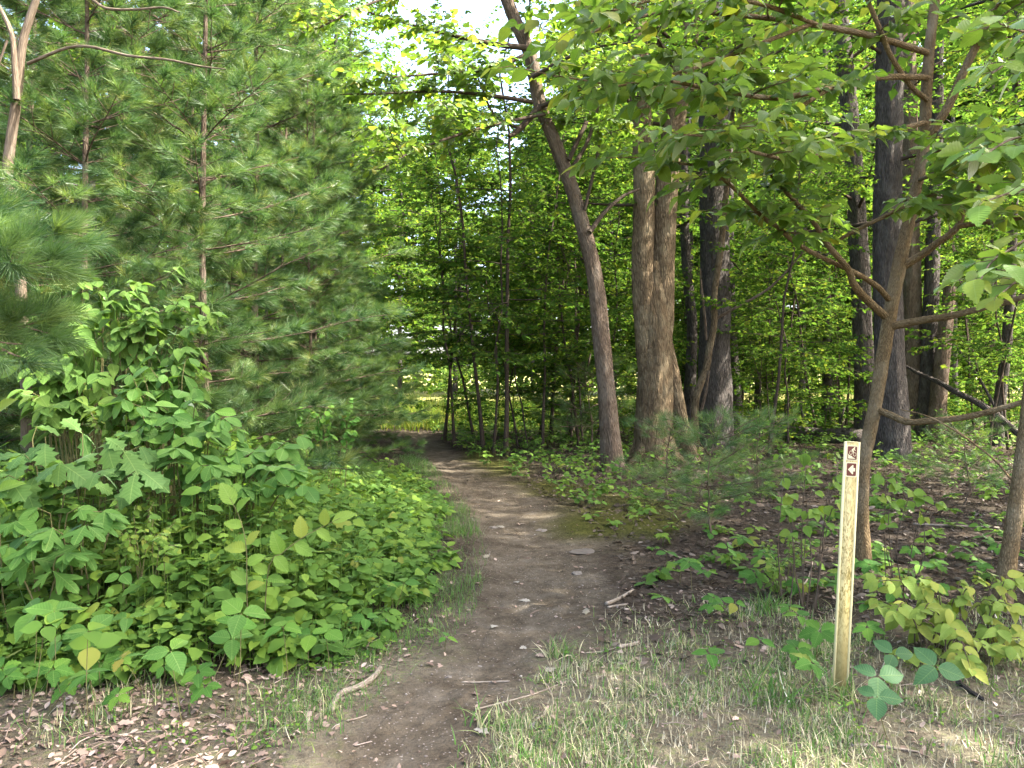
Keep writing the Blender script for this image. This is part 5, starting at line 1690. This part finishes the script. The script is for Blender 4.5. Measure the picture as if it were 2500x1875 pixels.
rr = np.random.default_rng(121)
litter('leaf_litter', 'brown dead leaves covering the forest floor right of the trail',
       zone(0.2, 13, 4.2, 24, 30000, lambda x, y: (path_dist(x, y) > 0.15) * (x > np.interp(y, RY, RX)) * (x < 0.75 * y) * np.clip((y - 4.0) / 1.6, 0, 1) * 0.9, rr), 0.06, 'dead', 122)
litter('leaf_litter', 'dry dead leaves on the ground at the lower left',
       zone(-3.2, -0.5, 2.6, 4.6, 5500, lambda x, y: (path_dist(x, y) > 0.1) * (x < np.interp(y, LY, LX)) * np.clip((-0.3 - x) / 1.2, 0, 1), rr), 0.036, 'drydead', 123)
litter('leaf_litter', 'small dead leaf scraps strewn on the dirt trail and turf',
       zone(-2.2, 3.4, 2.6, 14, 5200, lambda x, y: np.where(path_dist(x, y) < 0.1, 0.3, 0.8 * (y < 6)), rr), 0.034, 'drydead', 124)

PEB = None
v = []
ico = bpy.data.meshes.new('pebble_shape')
import bmesh
bm = bmesh.new(); bmesh.ops.create_icosphere(bm, subdivisions=1, radius=1.0)
PEBV = np.array([tuple(w.co) for w in bm.verts]); PEBF = np.array([[w.index for w in f.verts] for f in bm.faces]); bm.free()
bpy.data.meshes.remove(ico)
a = Acc()
pp = zone(-2.2, 1.4, 2.5, 11, 4200, lambda x, y: (path_dist(x, y) < 0.05) * (0.25 + 0.75 * clump(x, y, 1.7)), rr)
n = len(pp)
az = rr.uniform(0, 6.28, n)
R = frames(np.stack([np.cos(az), np.sin(az), np.zeros(n)], -1), np.tile([0.0, 0, 1], (n, 1)))
sz = np.stack([rr.uniform(0.7, 1.3, n), rr.uniform(0.7, 1.3, n), rr.uniform(0.4, 0.8, n)], -1) * (0.0025 + 0.006 * rr.uniform(0, 1, n) ** 4)[:, None]
a.scatter((PEBV, PEBF), pp + np.array([0, 0, 0.005]), R, sz, rr.uniform(0, 1, n))
tag(a.build('gravel', M['pebble']), 'fine pale grit scattered over the dirt trail', 'gravel', kind='stuff')


def stone(px, py, w, dpt, h, label, seed, mat='stone'):
    r = np.random.default_rng(seed)
    bm = bmesh.new(); bmesh.ops.create_icosphere(bm, subdivisions=3, radius=1.0)
    for vv in bm.verts:
        c = np.array(vv.co)
        k = 1 + 0.9 * (float(vnoise(c[0] * 1.6 + seed, c[1] * 1.6, c[2] * 1.6)) - 0.5) + 0.12 * (float(vnoise(c[0] * 5 + seed, c[1] * 5, c[2] * 5)) - 0.5)
        vv.co = Vector((c[0] * w * k, c[1] * dpt * k, c[2] * h * k * (0.7 if c[2] > 0 else 1)))
    me = bpy.data.meshes.new('stone'); bm.to_mesh(me); bm.free(); me.materials.append(M[mat])
    g = G(px, py)
    o = link('stone', me); o.location = (g[0], g[1], g[2] + h * 0.05); o.rotation_euler = (0, 0, r.uniform(0, 3))
    return tag(o, label, 'stone')


stone(1430, 1343, 0.15, 0.10, 0.016, 'flat pale rock half buried at the right of the trail', 3)
stone(1328, 1290, 0.09, 0.07, 0.03, 'brown stone in the middle of the trail above the flat pale rock', 4)
stone(1206, 1285, 0.05, 0.04, 0.02, 'small grey stone left of the middle of the trail', 5)
stone(1410, 1394, 0.05, 0.04, 0.02, 'small stone just below the flat pale rock', 6)
stone(1095, 1644, 0.018, 0.016, 0.012, 'pale round pebble at the left of the near trail', 8)
stone(1172, 1611, 0.014, 0.012, 0.009, 'tiny pale pebble beside the oak leaf on the trail', 9)


def stick(label, pl, r0, r1, mat='deadwood', fork=None, name='stick'):
    pts = np.array([G(x, y) for x, y in pl])
    pts[:, 2] += r0 * 0.8
    c = pts.mean(0); c[2] = pts[:, 2].min() - r0
    t = thing(name, label, 'stick', c)
    a = Acc(); smoothtube(a, pts - c, [r0, (r0 + r1) / 2, r1], 18, 8, r0 * 0.18, 60, True); a.build('wood', M[mat], t)
    if fork:
        q = np.array([G(x, y) for x, y in fork]); q[:, 2] += r0 * 1.1
        a = Acc(); smoothtube(a, q - c, [r1 * 1.1, r1, r1 * 0.6], 10, 7, 0.0, 60, True); a.build('side_twig', M[mat], t)
    return t


stick('straight pale twig lying across the near trail', [(1127, 1652), (1180, 1654), (1245, 1659)], 0.0055, 0.0045)
stick('thick curved grey branch on the left verge of the near trail', [(805, 1745), (830, 1700), (880, 1680), (915, 1655), (928, 1637)], 0.017, 0.013)
stick('broken stub of wood left of the thick curved branch', [(765, 1690), (790, 1705), (808, 1716)], 0.012, 0.012, 'bark_brown')
stick('forked twig standing in the grass above the curved branch', [(895, 1600), (898, 1565), (915, 1560), (940, 1547)], 0.007, 0.005, fork=[(905, 1562), (896, 1545), (893, 1535)])
stick('long thin pale stick at the right foot of the near trail', [(1160, 1731), (1220, 1718), (1290, 1698), (1340, 1680), (1390, 1662)], 0.0055, 0.003)
stick('splintered pale wood on the right side of the trail', [(1480, 1475), (1510, 1460), (1545, 1440)], 0.014, 0.01)
stick('smaller splinter below the pale splintered wood', [(1484, 1482), (1510, 1476), (1530, 1473)], 0.008, 0.006)
stick('grey bark piece at the right of the trail below the splinters', [(1510, 1582), (1535, 1578), (1560, 1570)], 0.013, 0.01)
stick('pale curved wood fragment right of the trail in the turf', [(1497, 1620), (1525, 1622), (1545, 1612)], 0.008, 0.007)
stick('thin crooked twig at the turf edge right of the trail', [(1430, 1595), (1470, 1590), (1510, 1580)], 0.005, 0.003)
stick('curved root end in the grass at the lower right', [(1310, 1760), (1325, 1752), (1332, 1735)], 0.007, 0.005)
stick('dark branch lying in front of the yellow-green shrub', [(2340, 1678), (2370, 1700), (2405, 1720)], 0.013, 0.01, 'bark_oak')
stick('long grey stick in the turf along the lower right', [(2080, 1835), (2140, 1836), (2200, 1843), (2245, 1850)], 0.008, 0.005)
stick('slanting bare stem leaning in the shade left of the marker post', [(1960, 1425), (1975, 1405), (1985, 1370)], 0.006, 0.005)
stick('thin grey twig on the leaf litter at the lower left', [(230, 1812), (280, 1800), (350, 1790), (400, 1788)], 0.005, 0.003)
stick('short pale stick at the left border of the near trail', [(845, 1765), (870, 1757), (895, 1746)], 0.005, 0.004)
stick('fallen branch across the shaded ground beside the twin trunk', [(1780, 1215), (1860, 1200), (1960, 1190)], 0.03, 0.02, 'bark_oak')
stick('bare grey branch on the litter behind the sprig right of the post', [(2230, 1285), (2330, 1290), (2440, 1292)], 0.012, 0.008)

for i, (x, y, s, lab) in enumerate([(1265, 1460, 0.09, 'pale curled dead leaf in the middle of the trail'), (1432, 1487, 0.095, 'pale dead leaf at the right of the trail beside the splinters'), (1200, 1533, 0.085, 'pale lobed oak leaf lying left of the trail centre'),
                               (1268, 1581, 0.075, 'pale dead leaf nearest the straight twig on the trail'), (1265, 1418, 0.08, 'thin dead leaf edge-on in the middle of the trail above the curled one'), (1155, 1790, 0.075, 'grey dead leaf in the grass at the bottom of the trail'),
                               (1210, 1285, 0.1, 'pale dead leaf far up the trail beside a small stone'), (1560, 1187, 0.14, 'pale dead leaf on the moss near the leaning tree'), (1360, 1637, 0.07, 'dead leaf curled at the right border of the trail'),
                               (1195, 1357, 0.09, 'upright grey dead leaf at the left border of the trail'), (1300, 1795, 0.08, 'dead leaf flat in the turf below the long thin stick')]):
    g = G(x, y)
    r = np.random.default_rng(900 + i)
    an = r.uniform(0, 6.28)
    R = frames(np.array([[math.cos(an), math.sin(an), 0.1]]), np.array([[r.normal(0, 0.3), -0.25, 1.0]]))[0]
    o = leaf_object('dead_oak_leaf%d' % (i % 2), [OAK, OAK2][i % 2], 'paledead', g + np.array([0, 0, 0.02]), R, s, None, 'dead_leaf')
    tag(o, lab, 'dead leaf')

# pine cone in the litter
g = G(560, 1762)
t = thing('pine_cone', 'weathered grey pine cone half sunk in the litter at lower left', 'pine cone', g)
t.rotation_euler = (math.radians(75), 0, math.radians(60))
a = Acc(); a.tube([(0, 0, -0.05), (0, 0, 0.0), (0, 0, 0.05)], [0.008, 0.014, 0.006], 8, cap=True); a.build('core', M['bark_brown'], t)
sc_t = rowleaf([0, 0.4, 0.8, 1.0], [0.12, 0.3, 0.42, 0.2], 0.3, -0.25)
a = Acc()
a.add(sc_t[0], sc_t[1], np.zeros(len(sc_t[0])), sc_t[0])
me = a.mesh('cone_scale', M['deadwood'])
for k in range(42):
    u = k / 41
    an = k * 2.399
    z = -0.045 + 0.09 * u
    v = nrm(np.array([math.cos(an), math.sin(an), -0.25 + 0.9 * u]))
    R = frames(v[None], np.array([[0, 0, 1.0]]))[0]
    o = link('scale', me, t)
    o.matrix_basis = Matrix.Translation((0, 0, z)) @ Matrix([[*R[0], 0], [*R[1], 0], [*R[2], 0], [0, 0, 0, 1]]) @ Matrix.Scale(0.034 * (1 - 0.55 * u), 4)

# tufts of grass one can pick out
def tuft(label, px, py, n, lo, hi, mat, seed, spread=0.06):
    g = G(px, py)
    r = np.random.default_rng(seed)
    a = Acc()
    for k in range(n):
        an = r.uniform(0, 6.28); L = r.uniform(lo, hi)
        tp_ = BLADES[int(r.integers(0, 4))]
        z = nrm(np.array([r.normal(0, 0.3), r.normal(0, 0.3), 1.0]))
        y = nrm(np.cross(z, np.array([math.cos(an), math.sin(an), 0])))
        R = np.stack([np.cross(y, z), y, z], -1)[None]
        a.scatter(tp_, np.array([[r.normal(0, spread), r.normal(0, spread), -0.005]]), R, np.array([[0.2, L, L]]), np.array([r.uniform(0, 1)]))
    o = a.build('grass_tuft', M[mat])
    o.location = tuple(g)
    return tag(o, label, 'grass tuft')


tuft('tall clump of broad grass blades in the lower left undergrowth', 95, 1600, 26, 0.25, 0.5, 'greengrass', 1, 0.03)
tuft('arching green grass tuft left of the foot of the marker post', 1900, 1715, 60, 0.1, 0.24, 'greengrass', 2, 0.07)
tuft('grass tuft wrapped round the foot of the marker post', 2045, 1705, 90, 0.06, 0.16, 'grass', 3, 0.06)
tuft('dry straw coloured grass tuft at the right border of the near trail', 1360, 1600, 60, 0.06, 0.15, 'grass', 4, 0.05)
tuft('dry grass tuft at the bottom border of the trail', 1200, 1775, 70, 0.06, 0.14, 'grass', 5, 0.06)
tuft('dark green grass clump in the shade left of the post', 1880, 1480, 90, 0.08, 0.18, 'greengrass', 6, 0.07)
tuft('bright grass tuft on the left verge below the ivy', 830, 1600, 70, 0.08, 0.2, 'greengrass', 7, 0.07)
tuft('small grass tuft on the left verge halfway up the trail', 1130, 1310, 70, 0.08, 0.18, 'greengrass', 8, 0.08)


# ------------------------------------------------------------------ labels of look-alikes: which one, counted from the left of the picture
ORD = 'first second third fourth fifth sixth seventh eighth ninth tenth eleventh twelfth thirteenth fourteenth fifteenth sixteenth seventeenth eighteenth nineteenth twentieth'.split()
ORD += ['twenty-' + w for w in ORD[:9]] + ['thirtieth'] + ['thirty-' + w for w in ORD[:9]] + ['fortieth'] + ['forty-' + w for w in ORD[:9]] + ['fiftieth'] + ['fifty-' + w for w in ORD[:9]] + ['sixtieth']
SHORT = {'saplings in the middle thicket': 'slender dark sapling, %s from the left in the middle thicket',
         'saplings behind the marker post': 'thin dark sapling, %s from the left among the right trunks',
         'hardwoods behind the right trunks': 'leafy hardwood, %s from the left behind the right trunks',
         'hardwoods behind the pines': 'tall green hardwood, %s from the left behind the pines',
         'maples at the end of the trail': 'sunlit yellow-green maple, %s from the left at the end of the trail',
         'creeper sprigs along the left undergrowth': 'five fingered creeper sprig, %s from the left along the undergrowth front',
         'three leaved plants left of the trail': 'three leaved ivy, %s from the left between shrubs and trail',
         'three leaved plants at lower left': 'large three leaved ivy, %s from the left in the lower left undergrowth',
         'low plants around the marker post': 'low green leafy plant, %s from the left on shady ground around the post',
         'tree line beyond the meadow': 'distant sunlit broadleaf tree, %s from the left beyond the meadow',
         'large trees at the near border of the meadow': 'large broadleaf tree, %s from the left at the near border of the meadow',
         'saplings behind the pines': 'leafy sapling, %s from the left half hidden behind the pines'}
for gname, text in SHORT.items():
    mem = [o for o in scene.objects if o.parent is None and o.get('group') == gname]
    mem.sort(key=lambda o: o.location.x / max(o.location.y, 0.1))
    for i, o in enumerate(mem):
        o['label'] = text % ORD[i]
